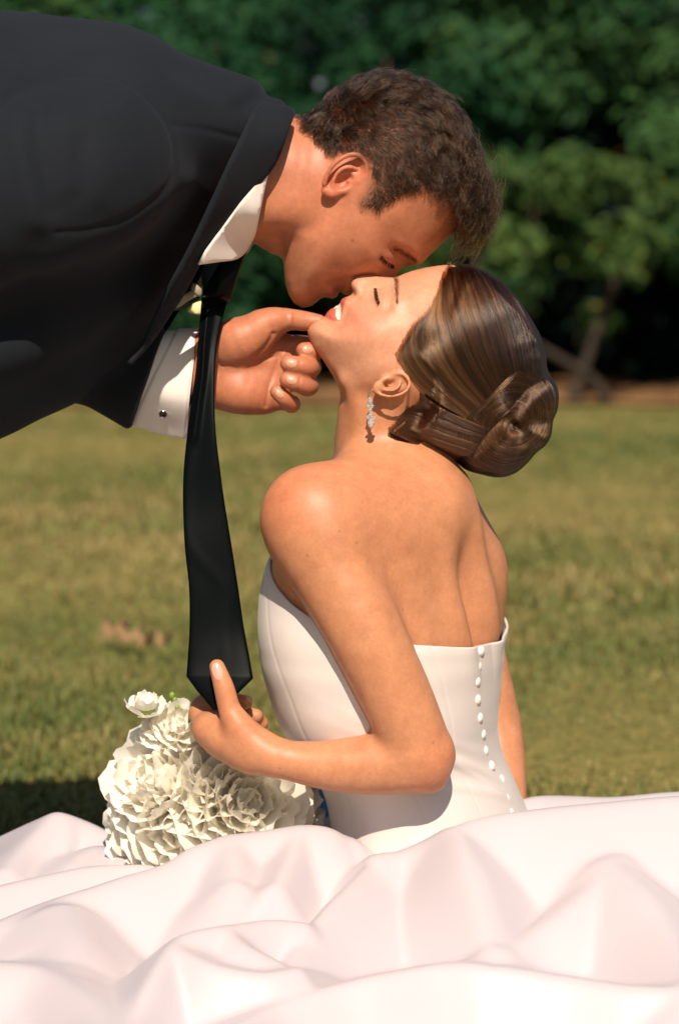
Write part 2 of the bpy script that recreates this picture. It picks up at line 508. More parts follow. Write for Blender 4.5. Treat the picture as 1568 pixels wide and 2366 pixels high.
# shrubs of the hedge
m = Mat('shrub_leaf')
m.color(m.attr('Col')); m.set(Roughness=.6, Specular_IOR_Level=.12)
tr = m.n('ShaderNodeBsdfTranslucent'); m.l(m.attr('Col'), tr.inputs[0])
ms = m.n('ShaderNodeMixShader'); ms.inputs[0].default_value = .25
out = m.nt.nodes['Material Output']; m.l(m.b.outputs[0], ms.inputs[1]); m.l(tr.outputs[0], ms.inputs[2]); m.l(ms.outputs[0], out.inputs[0])
LEAF = m.m
m = Mat('shrub_bark'); f1 = m.noise(14, 5, .6, stretch=(1, 1, .25))
m.color(m.ramp(f1, [(.3, srgb(32, 26, 21)), (.7, srgb(68, 55, 43))])); m.set(Roughness=.9); m.bump(f1, .6, .02); BARK = m.m
def leaf_cloud(cl, nl, size, cols, yellow=0.0):
    """cl: clump rows x,y,z,r ; leaves are small folded blades turned loosely to the light"""
    n = len(cl) * nl
    c = np.repeat(cl, nl, 0)
    d = rng.normal(size=(n, 3)); d /= np.linalg.norm(d, axis=1)[:, None]
    r = rng.rand(n) ** .45
    p = c[:, :3] + d * (r * c[:, 3])[:, None] * np.array((1, 1, .8))
    nrm = d * .8 + np.array((.15, -.35, .6)) + rng.normal(size=(n, 3)) * .45; nrm /= np.linalg.norm(nrm, axis=1)[:, None]
    ax = np.cross(nrm, rng.normal(size=(n, 3))); ax /= np.linalg.norm(ax, axis=1)[:, None]; sd = np.cross(nrm, ax)
    L = (size * (.6 + .8 * rng.rand(n)))[:, None]
    V = np.stack((p - ax * L, p + sd * L * .42 + nrm * L * .12, p + ax * L, p - sd * L * .42 + nrm * L * .12), 1).reshape(-1, 3)
    k = np.arange(n)[:, None] * 4
    T = np.concatenate((k + np.array((0, 1, 2)), k + np.array((0, 2, 3))))
    cc = np.repeat(rng.rand(len(cl)), nl) * .6 + rng.rand(n) * .4
    a_, b_ = np.array(cols[0]), np.array(cols[1])
    col = a_ + (b_ - a_) * cc[:, None]
    yl = rng.rand(n) < yellow
    col[yl] = np.array(srgb(188, 140, 40))
    return V, T, np.repeat(col, 4, 0)
def shrub(name, x, y, w, d, z0, z1_, nclump, nl, size, cols, label, stems=4, yellow=.0015, cr=.24, group=None):
    root = empty(name, (x, y, .03)); tag(root, label, 'shrub', group)
    u = rng.normal(size=(nclump, 3)); u /= np.linalg.norm(u, axis=1)[:, None]
    rr = .45 + .55 * rng.rand(nclump) ** .6
    zc, zr = (z0 + z1_) / 2, (z1_ - z0) / 2
    cl = np.stack((x + u[:, 0] * rr * w, y + u[:, 1] * rr * d, zc + u[:, 2] * rr * zr, cr * (.6 + .8 * rng.rand(nclump))), -1)
    V, T, col = leaf_cloud(cl, nl, size, cols, yellow)
    me = mesh_arrays('crown', V, None, T, smooth=False); vcol(me, 'Col', col); obj('crown', me, LEAF, root)
    pr = []
    for s_ in range(stems):
        a0 = rng.rand() * 6.28; bx, by = x + .12 * math.cos(a0), y + .12 * math.sin(a0)
        tx, ty = x + w * .6 * math.cos(a0 + .4 * rng.normal()), y + d * .6 * math.sin(a0)
        pth = spline2([(bx, by, .0), (bx + (tx - bx) * .25 + .05 * rng.normal(), by + (ty - by) * .2, z0 * .5 + .1), (bx + (tx - bx) * .6, by + (ty - by) * .6, zc * .75), (tx, ty, zc + zr * .4)], 5)
        pr.append(tube(pth, np.linspace(.038, .01, len(pth)), 7))
    if stems: v, q, t = join(*pr); obj('trunk', mesh_arrays('trunk', v, q, t), BARK, root)
    return root
DG = (srgb(14, 46, 32), srgb(42, 82, 48)); MG = (srgb(24, 64, 40), srgb(72, 104, 56)); LG = (srgb(28, 62, 34), srgb(82, 102, 48)); XG = (srgb(6, 22, 20), srgb(14, 38, 30))  # XG: deep shade of the rear foliage put into a near black leaf colour
G_ = 'shrubs of the hedge behind the lawn'
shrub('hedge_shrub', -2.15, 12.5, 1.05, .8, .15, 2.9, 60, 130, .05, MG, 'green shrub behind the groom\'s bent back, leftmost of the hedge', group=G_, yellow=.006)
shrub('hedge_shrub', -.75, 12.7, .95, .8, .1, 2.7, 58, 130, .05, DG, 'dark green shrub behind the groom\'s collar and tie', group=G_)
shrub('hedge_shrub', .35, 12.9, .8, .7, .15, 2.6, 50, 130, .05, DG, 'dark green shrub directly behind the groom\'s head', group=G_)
shrub('hedge_shrub', 1.25, 12.9, .85, .75, 1.55, 3.1, 48, 130, .052, MG, 'tall mid green shrub above the dark gap at upper right', stems=0, group=G_)
shrub('hedge_shrub', 1.12, 12.1, .82, .5, .28, 1.42, 40, 110, .05, LG, 'low yellowish green shrub with bare stems behind the bride\'s head', stems=4, yellow=.006, cr=.18, group=G_)
shrub('hedge_shrub', 2.2, 12.3, .6, .6, .4, 2.5, 38, 120, .05, MG, 'green shrub at the right edge, lit yellow green on its side', yellow=.004, group=G_)
shrub('hedge_shrub', 3.6, 12.6, 1.0, .8, .1, 2.8, 40, 100, .055, DG, 'dark green shrub beyond the right edge of the lawn', group=G_)
shrub('hedge_shrub', -3.9, 12.6, 1.0, .8, .1, 2.8, 40, 100, .055, DG, 'dark green shrub beyond the left edge of the lawn', group=G_)
shrub('hedge_shrub', 1.5, 13.7, 1.3, .6, -.1, 1.7, 70, 120, .06, XG, 'added filler shrub, gap shade painted into its near black leaves, behind the low yellowish shrub', stems=2, yellow=0, cr=.26, group=G_)  # added to darken the gap; the shade is in its leaf colour
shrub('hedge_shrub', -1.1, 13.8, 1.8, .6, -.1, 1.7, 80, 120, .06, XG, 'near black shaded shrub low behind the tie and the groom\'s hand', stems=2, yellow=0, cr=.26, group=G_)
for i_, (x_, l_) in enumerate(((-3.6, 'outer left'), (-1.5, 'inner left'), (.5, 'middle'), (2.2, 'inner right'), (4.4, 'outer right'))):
    shrub('background_tree', x_, 15.4, 1.75, 1.1, -.2, 4.6, 110, 110, .10, XG, 'evergreen tree behind the hedge, deep shade painted into its very dark leaves, ' + l_ + ' one', stems=3, yellow=0, cr=.55, group='dark trees behind the hedge')
# a bare branch leaning out of the low shrub
pth = spline2([P(1400, 925, 11.9), P(1370, 880, 11.85), P(1320, 845, 11.75), P(1270, 815, 11.7), P(1235, 790, 11.65)], 6)
v, q, t = tube(pth, np.linspace(.035, .014, len(pth)), 7)
br = empty('bare_branch', tuple(pth[0])); tag(br, 'bare pale branch leaning out at the foot of the low shrub', 'branch')
obj('limb', mesh_arrays('limb', v, q, t), BARK, br)
# fallen leaves on the lawn
m = Mat('dry_leaf'); m.color(m.ramp(m.noise(30), [(.3, srgb(112, 86, 54)), (.7, srgb(150, 118, 82))])); m.set(Roughness=.8)
for (lx, ly), sc, wh in (((265, 1505), .05, 'leftmost of the dry leaves'), ((302, 1513), .055, 'largest of the dry leaves'), ((334, 1526), .03, 'small one beside the largest'), ((378, 1528), .028, 'rightmost, nearest the tie')):
    t_ = CAM_H / (SP - (1182.5 - ly) / FPX * CP) ; a_ = (lx - 784) / FPX
    gxp, gyp = a_ * t_, -CAM_D + t_ * (CP + (1182.5 - ly) / FPX * SP)
    an = np.linspace(0, 6.283, 15)[:-1]; rad = sc * (1 + .25 * np.cos(5 * an)) * .55
    V = np.concatenate(([[0, 0, .012]], np.stack((rad * np.cos(an), rad * np.sin(an) * .7, .018 + .02 * np.cos(2 * an + lx)), -1)))
    T = [(0, i + 1, (i + 1) % 14 + 1) for i in range(14)]
    o = obj('fallen_leaf', mesh_arrays('fallen_leaf', V, None, T), m.m); o.location = (gxp, gyp, .03)
    tag(o, 'curled brown leaf on the lawn, ' + wh, 'leaf', 'dry leaves on the lawn'); solid(o, .001)

# ================================================================== shared people materials
def skin_mat(name):
    m = Mat(name)
    mott = m.noise(55, 4, .6); pores = m.noise(900, 2, .5)
    base = m.attr('Col')
    t = m.ramp(mott, [(.3, (.88, .82, .79)), (.7, (1.07, 1.05, 1.04))])
    fn_ = m.ramp(m.noise(260, 3, .6), [(.3, (.93, .90, .88)), (.7, (1.04, 1.04, 1.04))])
    m.color(m.mix(1.0, m.mix(1.0, base, t, 'MULTIPLY'), fn_, 'MULTIPLY'))
    m.set(Roughness=.46, Specular_IOR_Level=.38, Subsurface_Weight=.12, Subsurface_Scale=.006)
    m.b.inputs['Subsurface Radius'].default_value = (1.0, .36, .2)
    m.bump(pores, .28, .0006)
    return m.m
SKIN = skin_mat('skin')
def hair_mat(name, stops, rough=.3, rr=.4, ior=1.5):
    m = Mat(name)
    m.nt.nodes.remove(m.b)
    h = m.n('ShaderNodeBsdfHairPrincipled'); h.parametrization = 'COLOR'
    h.inputs['Roughness'].default_value = rough; h.inputs['Radial Roughness'].default_value = rr
    if 'Random Roughness' in h.inputs: h.inputs['Random Roughness'].default_value = .3
    h.inputs['IOR'].default_value = ior
    a = m.attr('rnd', 'Fac')
    m.l(m.ramp(a, stops), h.inputs['Color'])
    m.l(h.outputs[0], m.nt.nodes['Material Output'].inputs[0])
    return m.m
def plain(name, col, rough=.5, spec=.5, **kw):
    m = Mat(name); m.set(Base_Color=col, Roughness=rough, Specular_IOR_Level=spec, **kw); return m
SKIN_B = np.array(srgb(190, 132, 96)); SKIN_G = np.array(srgb(184, 118, 88))
LIP = np.array(srgb(186, 84, 72))

def ear(F, c, eu, ef, h, mid, side, w0, tilt=.16):
    """outer ear: c centre (u, v); eu, ef unit axes up and forward; side -1 near, +1 far; w0 head half width there"""
    def L(x, y, o):  # x forward, y up, o outwards, in ear heights
        q = np.array(c) + np.array(ef) * x * h + np.array(eu) * y * h
        return np.array((q[0], mid + side * (w0 + o * h + max(0, -x) * tilt * h), q[1]))
    def ch(p, r, k): F.chain([L(*a) for a in p], [x * h for x in r], k)
    M = np.array([(ef[0], 0, ef[1]), (0, 1, 0), (eu[0], 0, eu[1])])
    F.ell(L(-.05, .06, .03), (.23 * h, .05 * h, .37 * h), .004, rot=M)
    ch([(.12, -.1, .03), (.05, -.3, .05), (-.06, -.36, .06)], [.05, .085, .08], .005)
    F.ell(L(.03, -.03, .11), (.12 * h, .13 * h, .17 * h), .002, 's', rot=M)
    F.ell(L(-.03, .27, .12), (.13 * h, .075 * h, .10 * h), .002, 's', rot=M)
    ch([(.08, .03, .04), (.19, .12, .08), (.21, .28, .12), (.12, .41, .15), (-.04, .46, .17), (-.19, .39, .18), (-.27, .22, .18), (-.285, .02, .17), (-.24, -.16, .14), (-.16, -.3, .10)],
       [.032, .036, .04, .043, .045, .045, .042, .04, .04, .05], .0018)
    ch([(-.05, -.23, .09), (-.13, -.08, .11), (-.145, .08, .12), (-.08, .2, .12), (.03, .27, .09)], [.033, .035, .038, .04, .03], .0022)
    F.cone(L(.17, -.02, .03), L(.15, -.13, .07), .045 * h, .04 * h, .004)
    F.cone(L(.02, -.2, .07), L(-.02, -.22, .08), .035 * h, .03 * h, .004)

def hit(F, x, y, Y0=-.35, n=90):
    p = P(x, y, Y0)
    d = p - np.array((0, -CAM_D, CAM_H)); d /= np.linalg.norm(d); p = p[None]
    for _ in range(n): p = p + d * np.minimum(F(p), .02)[:, None] * .8
    return p[0]
# ================================================================== bride
MB = -.012
bride = empty('person', tuple(P(930, 2150, 0)))
tag(bride, 'bride in strapless white satin gown seated on grass, head tipped back, holding tie', 'person')

# torso: stacked rounded sections  (picture row, left edge, right edge, turn of the back in degrees, width/depth ratio)
ROWS = [(1062, 800, 1000, 45, 1.1), (1090, 770, 1060, 45, 1.2), (1130, 745, 1080, 45, 1.25), (1200, 690, 1112, 46, 1.3), (1270, 650, 1140, 48, 1.33), (1350, 627, 1156, 53, 1.33),
        (1450, 621, 1156, 60, 1.33), (1500, 624, 1146, 64, 1.33), (1550, 634, 1142, 67, 1.33), (1650, 662, 1134, 70, 1.32), (1700, 690, 1132, 70, 1.32),
        (1760, 735, 1146, 70, 1.3), (1820, 768, 1172, 70, 1.3), (1900, 785, 1206, 70, 1.32), (1960, 790, 1240, 70, 1.35), (2100, 770, 1290, 70, 1.38), (2240, 800, 1280, 70, 1.38)]
tr_ = []
for y, xl, xr, al, ra in ROWS:
    a0 = math.radians(al); pl, pr = P(xl, y, .01), P(xr, y, .01); h = (pr[0] - pl[0]) / 2
    b = h / math.sqrt(math.sin(a0) ** 2 + (ra * math.cos(a0)) ** 2)
    tr_.append((pl[2], (pl[0] + pr[0]) / 2, .01, ra * b, b, a0))
tr_ = spline2(np.array(tr_[::-1]), 6)
def torso_par(z):
    return [np.interp(z, tr_[:, 0], tr_[:, i]) for i in range(1, 6)]
zmin, zmax = tr_[0, 0], tr_[-1, 0]
zz = lambda y: P(900, y, 0)[2]
def torso_mod(th, z):
    """relief of the back: th is the angle from the spine, positive to her left"""
    g = lambda x, s: np.exp(-(x / s) ** 2)
    up = 1 / (1 + np.exp(-(z - zz(1500)) / .015)); top = 1 / (1 + np.exp((z - zz(1120)) / .02))
    r = -.014 * g(th - .02, .13) * up * top
    r = r + (.0085 * g(np.abs(th) - .28, .15)) * up * top
    r = r + .008 * g(np.abs(th) - .8, .34) * g(z - zz(1290), .05)           # shoulder blades
    r = r - .003 * g(np.abs(th) - .5, .14) * g(z - zz(1270), .05)
    r = r + .004 * g(th - .42, .12) * g(z - zz(1180), .035)
    return r
def torso_d(p, off=0.0, mod=True):
    cx, cy, a, b, al = torso_par(p[:, 2])
    dx, dy = p[:, 0] - cx, p[:, 1] - cy
    l = -dx * np.cos(al) - dy * np.sin(al); f = dx * np.sin(al) - dy * np.cos(al)
    n = 2.25
    k0 = ((np.abs(l) / a) ** n + (np.abs(f) / b) ** n + 1e-9) ** (1 / n)
    rad = np.hypot(l, f)
    d = (1 - 1 / np.maximum(k0, .2)) * rad
    d = np.where(k0 < .2, -.08, d)
    if mod: d = d - torso_mod(np.arctan2(l, f), p[:, 2])
    return d - off + np.maximum(0, np.maximum(p[:, 2] - zmax, zmin - p[:, 2]))
FB = Field()
FB.add(torso_d, (-.2, -.2, zmin), (.3, .22, zmax), .02)
# neck and shoulders
FB.chain([P(930, 820, MB), P(893, 930, MB), P(884, 1010, -.005), P(888, 1060, .0), P(905, 1130, .01)], [.052, .0495, .051, .055, .07], .02)
FB.chain([P(812, 880, MB - .03), P(850, 990, -.038), P(800, 1090, -.045)], [.010, .011, .010], .012)          # neck muscle
LSH = P(722, 1192, -.115)
FB.chain([P(920, 1110, -.02), P(850, 1138, -.06), P(785, 1165, -.095), LSH], [.046, .043, .044, .047], .03)
FB.chain([P(935, 1105, .03), P(985, 1155, .10), P(1000, 1215, .15)], [.042, .040, .042], .025)
FB.chain([P(980, 1190, -.045), P(860, 1230, -.085), P(770, 1240, -.112)], [.048, .049, .047], .055)               # back of the shoulder
FB.chain([P(752, 1330, -.03), P(735, 1250, -.08)], [.042, .046], .025)                                          # chest to armpit
# near arm
FB.chain([LSH, P(757, 1290, -.13), P(838, 1450, -.146), P(912, 1600, -.148), P(962, 1722, -.144)], [.0485, .0452, .0395, .0368, .0352], .018)
FB.chain([P(1010, 1752, -.142), P(996, 1795, -.14)], [.014, .016], .022)                                      # elbow point
FB.chain([P(960, 1752, -.143), P(880, 1764, -.139), P(780, 1768, -.135), P(690, 1760, -.132), P(628, 1745, -.13)], [.0348, .0322, .0273, .0218, .0182], .010)
# far arm
FB.chain([P(1000, 1210, .15), P(1065, 1420, .175), P(1118, 1620, .16), P(1138, 1700, .15), P(1150, 1800, .125), P(1165, 1890, .1), P(1185, 1990, .08)], [.043, .039, .036, .034, .032, .025, .021], .012)
# near hand
def q6(x, y, Y): return P(*z6(x, y), Y)
FB.chain([q6(1075, 655, -.132), q6(960, 610, -.122), q6(820, 545, -.11), q6(730, 500, -.1)], [.0185, .0225, .022, .019], .012)
FB.chain([q6(960, 640, -.12), q6(800, 575, -.095)], [.019, .017], .012)
FB.chain([q6(985, 585, -.128), q6(890, 480, -.128), q6(838, 385, -.126), q6(808, 270, -.125), q6(768, 150, -.122)], [.017, .0155, .0118, .0108, .0082], .010)
FB.chain([q6(730, 500, -.1), q6(668, 420, -.078), q6(690, 355, -.06), q6(800, 335, -.058), q6(925, 348, -.068)], [.0125, .0108, .0098, .009, .0078], .006)
FB.chain([q6(745, 540, -.09), q6(676, 480, -.062), q6(720, 425, -.04), q6(860, 410, -.042), q6(985, 425, -.052)], [.0125, .0112, .01, .0092, .008], .006)
FB.chain([q6(790, 570, -.08), q6(715, 530, -.05), q6(770, 480, -.028), q6(900, 462, -.03), q6(1015, 465, -.042)], [.012, .0108, .0098, .009, .008], .006)
FB.chain([q6(850, 600, -.075), q6(790, 565, -.04), q6(840, 520, -.024), q6(950, 510, -.028)], [.0105, .0095, .0088, .0075], .006)

# head
Yn = MB - .05
face = [(870, 92), (800, 98), (720, 110), (645, 129), (600, 146), (572, 160), (545, 167), (500, 162), (450, 157), (390, 150), (345, 153), (318, 170), (305, 196), (308, 222), (318, 245), (312, 263),
        (290, 270), (262, 280), (247, 297), (246, 312), (238, 324), (222, 332), (196, 338), (172, 362), (162, 384), (150, 396), (128, 396), (98, 408), (74, 432), (62, 464), (72, 508), (105, 566), (150, 625), (200, 705), (236, 770)]
low = [(300, 812), (390, 850), (480, 900), (600, 960), (720, 990), (850, 980), (1000, 930), (1150, 850), (1250, 740), (1300, 620), (1300, 500), (1270, 390), (1210, 280), (1140, 200), (1060, 142), (960, 104)]
out_ = pts2(z2, face + low, MB)
CT = [(335, 200, .0125, .013), (350, 250, .0165, .013), (440, 185, .010, .011), (500, 190, .012, .012), (480, 235, .022, .02), (550, 195, .018, .02),
      (285, 300, .026, .022), (250, 385, .028, .022), (190, 370, .021, .018), (100, 440, .021, .021), (120, 520, .027, .024), (170, 470, .033, .026),
      (330, 400, .048, .042), (420, 430, .061, .05), (450, 330, .045, .036), (480, 280, .040, .032), (560, 230, .047, .042), (600, 330, .059, .05), (680, 170, .050, .05),
      (720, 260, .060, .055), (200, 600, .037, .03), (270, 700, .047, .032), (340, 790, .053, .034), (450, 700, .062, .042), (540, 760, .066, .042), (500, 560, .064, .05),
      (800, 400, .070, .07), (1000, 450, .074, .075), (1000, 700, .073, .07), (1200, 500, .07, .075), (800, 850, .062, .05), (600, 900, .057, .04), (300, 520, .052, .042)]
HB = Relief(out_, [(*PX(*z2(a, b), Yn), w, r) for a, b, w, r in CT], MB, pad=.05)
hp = lambda *p: pts2(z2, p, Yn)
mm = .001
HB.blob(hp((478, 268))[0], .0085, .0095, 0, 4.8 * mm)                # closed eye
HB.stroke(hp((526, 205), (530, 270), (516, 335)), .0034, -3.6 * mm)    # fold above the lid
HB.stroke(hp((447, 232), (452, 270), (466, 312)), .0014, -1.0 * mm)     # lash line
HB.stroke(hp((420, 240), (425, 290), (450, 335)), .004, -1.2 * mm)
HB.stroke(hp((565, 195), (572, 260), (560, 330)), .006, 1.6 * mm)     # brow
HB.blob(hp((340, 238))[0], .0055, .006, 0, 2.2 * mm)                 # nostril wing
HB.stroke(hp((372, 205), (378, 250), (350, 285)), .0024, -1.8 * mm)
HB.blob(hp((322, 252))[0], .0022, .0035, .4, -3.5 * mm)
HB.blob(hp((375, 365))[0], .016, .013, .5, 3.6 * mm)                 # cheek
HB.stroke(hp((345, 290), (300, 325), (268, 385), (262, 420)), .0030, -1.6 * mm)
HB.stroke(hp((262, 285), (254, 330), (258, 365)), .0035, 1.2 * mm)       # lips
HB.stroke(hp((180, 365), (205, 385), (228, 402)), .0035, 1.2 * mm)
HB.plateau(hp((246, 312), (222, 330), (214, 345), (226, 398), (244, 404), (252, 380), (250, 345)), .0015, -2.6 * mm)
HB.blob(hp((244, 406))[0], .003, .003, 0, -1.5 * mm)
HB.stroke(hp((150, 425), (190, 430), (225, 440)), .005, -1.4 * mm)
HB.stroke(hp((110, 570), (200, 690), (300, 770), (420, 760)), .006, 1.5 * mm)  # jaw edge
HB.done(); HB.into(FB, .012)
eB = np.array(PX(*z2(524, 760), Yn)); eu_ = np.array((.975, .22)); ef_ = np.array((-.22, .975))
for sd in (-1, 1): ear(FB, eB, eu_, ef_, .0435, MB, sd, .063)
V, Q = sdf_mesh(FB, (-.2, -.3, .145), (.26, .29, .88), .0017)
V = smooth_mesh(V, Q, 6, np.clip((P(800, 1030, 0)[2] - V[:, 2]) / .03, 0, 1) * np.where(V[:, 0] < P(640, 1700, -.12)[0], .25, 1))
me = mesh_arrays('body', V, Q)
# pigment: lips, cheeks; plus a painted nostril shade
col = np.tile(SKIN_B, (len(V), 1))
u, v = V[:, 0], V[:, 2]
def near_poly(poly, soft):
    d = seg_dist(u, v, poly, True); d = np.where(inside(u, v, poly), d, -d); return np.clip(d / soft + .5, 0, 1)
hz = HB.lo; hm = (u > hz[0]) & (u < HB.hi[0]) & (v > hz[1]) & (v < HB.hi[1]) & (np.abs(V[:, 1] - MB) < .1)
def paint(mask, c):
    global col
    mk = (np.clip(mask, 0, 1) * hm)[:, None]; col = col * (1 - mk) + np.array(c) * mk
paint(.8 * near_poly(hp((880, 80), (560, 140), (300, 150), (40, 440), (230, 790), (420, 740), (600, 640), (700, 380), (820, 200)), .02), srgb(206, 150, 122))
paint(.62 * near_poly(hp((548, 164), (576, 160), (580, 200), (576, 245), (568, 300), (562, 302), (562, 250), (556, 205)), .0022), srgb(88, 56, 40))
paint(.34 * np.exp(-(((u - hp((350, 400))[0][0]) / .022) ** 2 + ((v - hp((350, 400))[0][1]) / .018) ** 2)), srgb(216, 118, 100))
paint(near_poly(hp((292, 270), (262, 278), (243, 296), (244, 314), (251, 372), (262, 362), (268, 320), (280, 292)), .0012) * .85, LIP)
paint(near_poly(hp((160, 386), (172, 360), (198, 334), (216, 328), (224, 345), (232, 402), (244, 408), (215, 412), (185, 402)), .0012) * .9, srgb(196, 92, 78))
paint(.5 * near_poly(hp((326, 238), (318, 252), (330, 268), (340, 258)), .0012), srgb(120, 60, 44))  # nostril hollow darkened in the skin colour, standing for its shade
def dot(pt, r, c, a=.8):
    global col
    d = np.sqrt(((V - pt) ** 2).sum(1)); mk = (a * np.clip(1.4 - d / r, 0, 1))[:, None]; col = col * (1 - mk) + np.array(c) * mk
for zx, zy in ((610, 620), (350, 687), (850, 968), (637, 1420), (1010, 1665), (208, 1800), (520, 560), (470, 1130)):
    dot(hit(FB, *z5(zx, zy)), .0013, srgb(120, 72, 50), .6)
for (x_, y_, r_, a_) in ((650, 1130, .05, .28), (1035, 1765, .035, .25), (560, 1640, .03, .2), (720, 1110, .05, .18), (880, 1200, .06, .1)):
    dot(hit(FB, x_, y_), r_, srgb(206, 116, 84), a_)
vcol(me, 'Col', col)
obj('body', me, SKIN, bride)
# teeth
m = plain('tooth', srgb(216, 204, 190), .3)
tv, tf = patch(hp((248, 309), (240, 321), (224, 329), (212, 340), (222, 385), (232, 404), (246, 404), (252, 372), (252, 335)), lambda a, b: HB.near(a, b, .0008), .002)
obj('teeth', mesh_arrays('teeth', tv, None, tf), m.m, bride)
# finger nails
NAIL = plain('nail', srgb(208, 146, 120), .3, .45).m
def nail(F, c, axis, L, w, parent, toward=(0, -1, .15), mat=None):
    """shallow oval plate laid on a finger end, found by walking in along 'toward'"""
    ax = np.array(axis, float); ax /= np.linalg.norm(ax); tw = np.array(toward, float); tw -= ax * (tw @ ax); tw /= np.linalg.norm(tw); sd = np.cross(ax, tw)
    an = np.linspace(0, 6.283, 25)[:-1]; g = [np.zeros(2)] + [np.array((math.cos(t), math.sin(t))) * r for r in (.55, 1) for t in an]
    pts = np.array([np.array(c) + ax * a * L + sd * b * w for a, b in g])
    s = .03
    p = pts + tw * s
    for _ in range(40): p = p - tw * np.minimum(F(p), .004)[:, None] * .8
    p = p + tw * np.concatenate(([.0011], np.full(24, .0010), np.full(24, .0003)))[:, None]
    T = [(0, 1 + i, 1 + (i + 1) % 24) for i in range(24)]; Qn = [(1 + i, 25 + i, 25 + (i + 1) % 24, 1 + (i + 1) % 24) for i in range(24)]
    return obj('nail', mesh_arrays('nail', p, Qn, T), mat or NAIL, parent)
nail(FB, q6(770, 168, -.122), q6(756, 120, -.12) - q6(776, 200, -.12), .0088, .0056, bride, mat=plain('polished_nail', srgb(216, 160, 142), .2, .5).m)
nail(FB, q6(940, 345, -.068), q6(970, 370, -.068) - q6(900, 320, -.068), .006, .0042, bride, (.2, -.6, .8))

# ------------------------------------------------------------------ hair of the bride
hair_out = [(872, 84), (960, 88), (1060, 126), (1150, 181), (1236, 268), (1306, 378), (1364, 478), (1400, 600), (1405, 700), (1390, 850), (1330, 1000), (1200, 1130), (1080, 1200), (950, 1220), (820, 1165), (700, 1108), (600, 1062), (520, 1010), (490, 960), (450, 840), (470, 640), (520, 480), (620, 300), (700, 180), (790, 110)]
hl = [(880, 70), (838, 110), (818, 180), (800, 250), (770, 320), (715, 365), (660, 430), (610, 510), (575, 570), (570, 620), (610, 680), (660, 730), (700, 790), (690, 850), (640, 905), (590, 950), (562, 985), (532, 1018), (580, 1090), (800, 1220), (1100, 1260), (1450, 1000), (1450, 500), (1100, 60)]
HH = Relief(pts2(z2, hair_out, MB), [(*PX(*z2(a, b), Yn), w + .004, r) for a, b, w, r in CT[13:]] + [(*PX(*z2(800, 1080), Yn), .06, .045), (*PX(*z2(1000, 1120), Yn), .06, .05)], MB, pad=.03)
dl = seg_dist(HH.U, HH.V, spline2(hp(*hl), 5, True), True); dl = np.where(inside(HH.U, HH.V, spline2(hp(*hl), 5, True)), dl, -dl)
HH.dw += np.interp(dl, (-.008, -.002, .004, .02), (-.014, -.004, .0018, .004))
HH.done()
hw_ = HB.samp(HB.w, HH.U, HH.V); nk_ = seg_dist(HH.U, HH.V, np.array([PX(930, 820, MB), PX(893, 930, MB), PX(884, 1010, MB), PX(888, 1060, MB)]))
hw_ = np.maximum(hw_, np.where(dl > -.004, np.sqrt(np.maximum(.053 ** 2 - nk_ ** 2, 0)), 0)); th_ = np.interp(dl, (-.010, -.004, .0, .006, .02), (-.012, -.006, -.0012, .0008, .0028))
lim_ = np.clip(dl / .02, 0, 1)
HH.q = np.where(HH.q > 0, np.maximum(HH.q * lim_ * lim_, np.where(hw_ > .012, (hw_ + th_) ** 2, 0)), np.where(hw_ > .012, (hw_ + th_) ** 2, HH.q))
HH.q = blur(HH.q, 2); HH.gu, HH.gv = np.gradient(HH.q, HH.res); HH.w = np.sqrt(np.maximum(HH.q, 0))
bun_out = [(1040, 850), (1140, 745), (1245, 664), (1340, 676), (1425, 722), (1466, 800), (1462, 900), (1436, 965), (1426, 1045), (1392, 1105), (1342, 1145), (1290, 1205), (1220, 1262), (1130, 1284), (1030, 1266), (945, 1235), (895, 1150), (880, 1050), (950, 930)]
HN = Relief(pts2(z2, spline2(bun_out, 4, True), MB), [(*PX(*z2(1190, 960), Yn), .070, .036), (*PX(*z2(1050, 1200), Yn), .058, .036), (*PX(*z2(1350, 750), Yn), .062, .036), (*PX(*z2(980, 1000), Yn), .060, .030)], MB, pad=.03)
BC = np.array((1222, 985.))
def spiral(r, t0, t1, n=14):
    t = np.linspace(t0, t1, n); rr = r * (1 - .10 * (t - t0))
    a_, b_ = rr * np.cos(t), rr * np.sin(t)
    # the coil is an oval, long towards the lower left
    ca, sa = math.cos(2.3), math.sin(2.3)
    a2, b2 = a_ * ca * 1.0 - b_ * sa * .86, a_ * sa * 1.0 + b_ * ca * .86
    return np.stack((BC[0] - 18 * (r / 200) + a2, BC[1] - 8 * (r / 200) + b2), -1)
for r_, am in ((70, .4), (120, .5), (165, .5), (205, .6)):
    for t_ in (.0, 2.2, 4.4):
        HN.stroke(pts2(z2, spiral(r_ + 12 * math.sin(t_ * 3 + r_), t_, t_ + 2.6, 24), Yn), .0035, am * mm)
HN.blob(pts2(z2, [(1222, 990)], Yn)[0], .010, .006, -.6, -8 * mm)
HN.done()
FH = Field(); HH.into(FH, .0); HN.into(FH, .008)
V, Q = largest_piece(*sdf_mesh(FH, (-.12, -.12, .45), (.25, .1, .9), .0016))
me = mesh_arrays('hair', V, Q)
m = Mat('bride_hair_base')
f1 = m.noise(60, 3, .6)
m.color(m.ramp(f1, [(.3, srgb(22, 13, 8)), (.7, srgb(40, 25, 16))])); m.set(Roughness=.55, Specular_IOR_Level=.25)
hairB = obj('hair', me, m.m, bride)
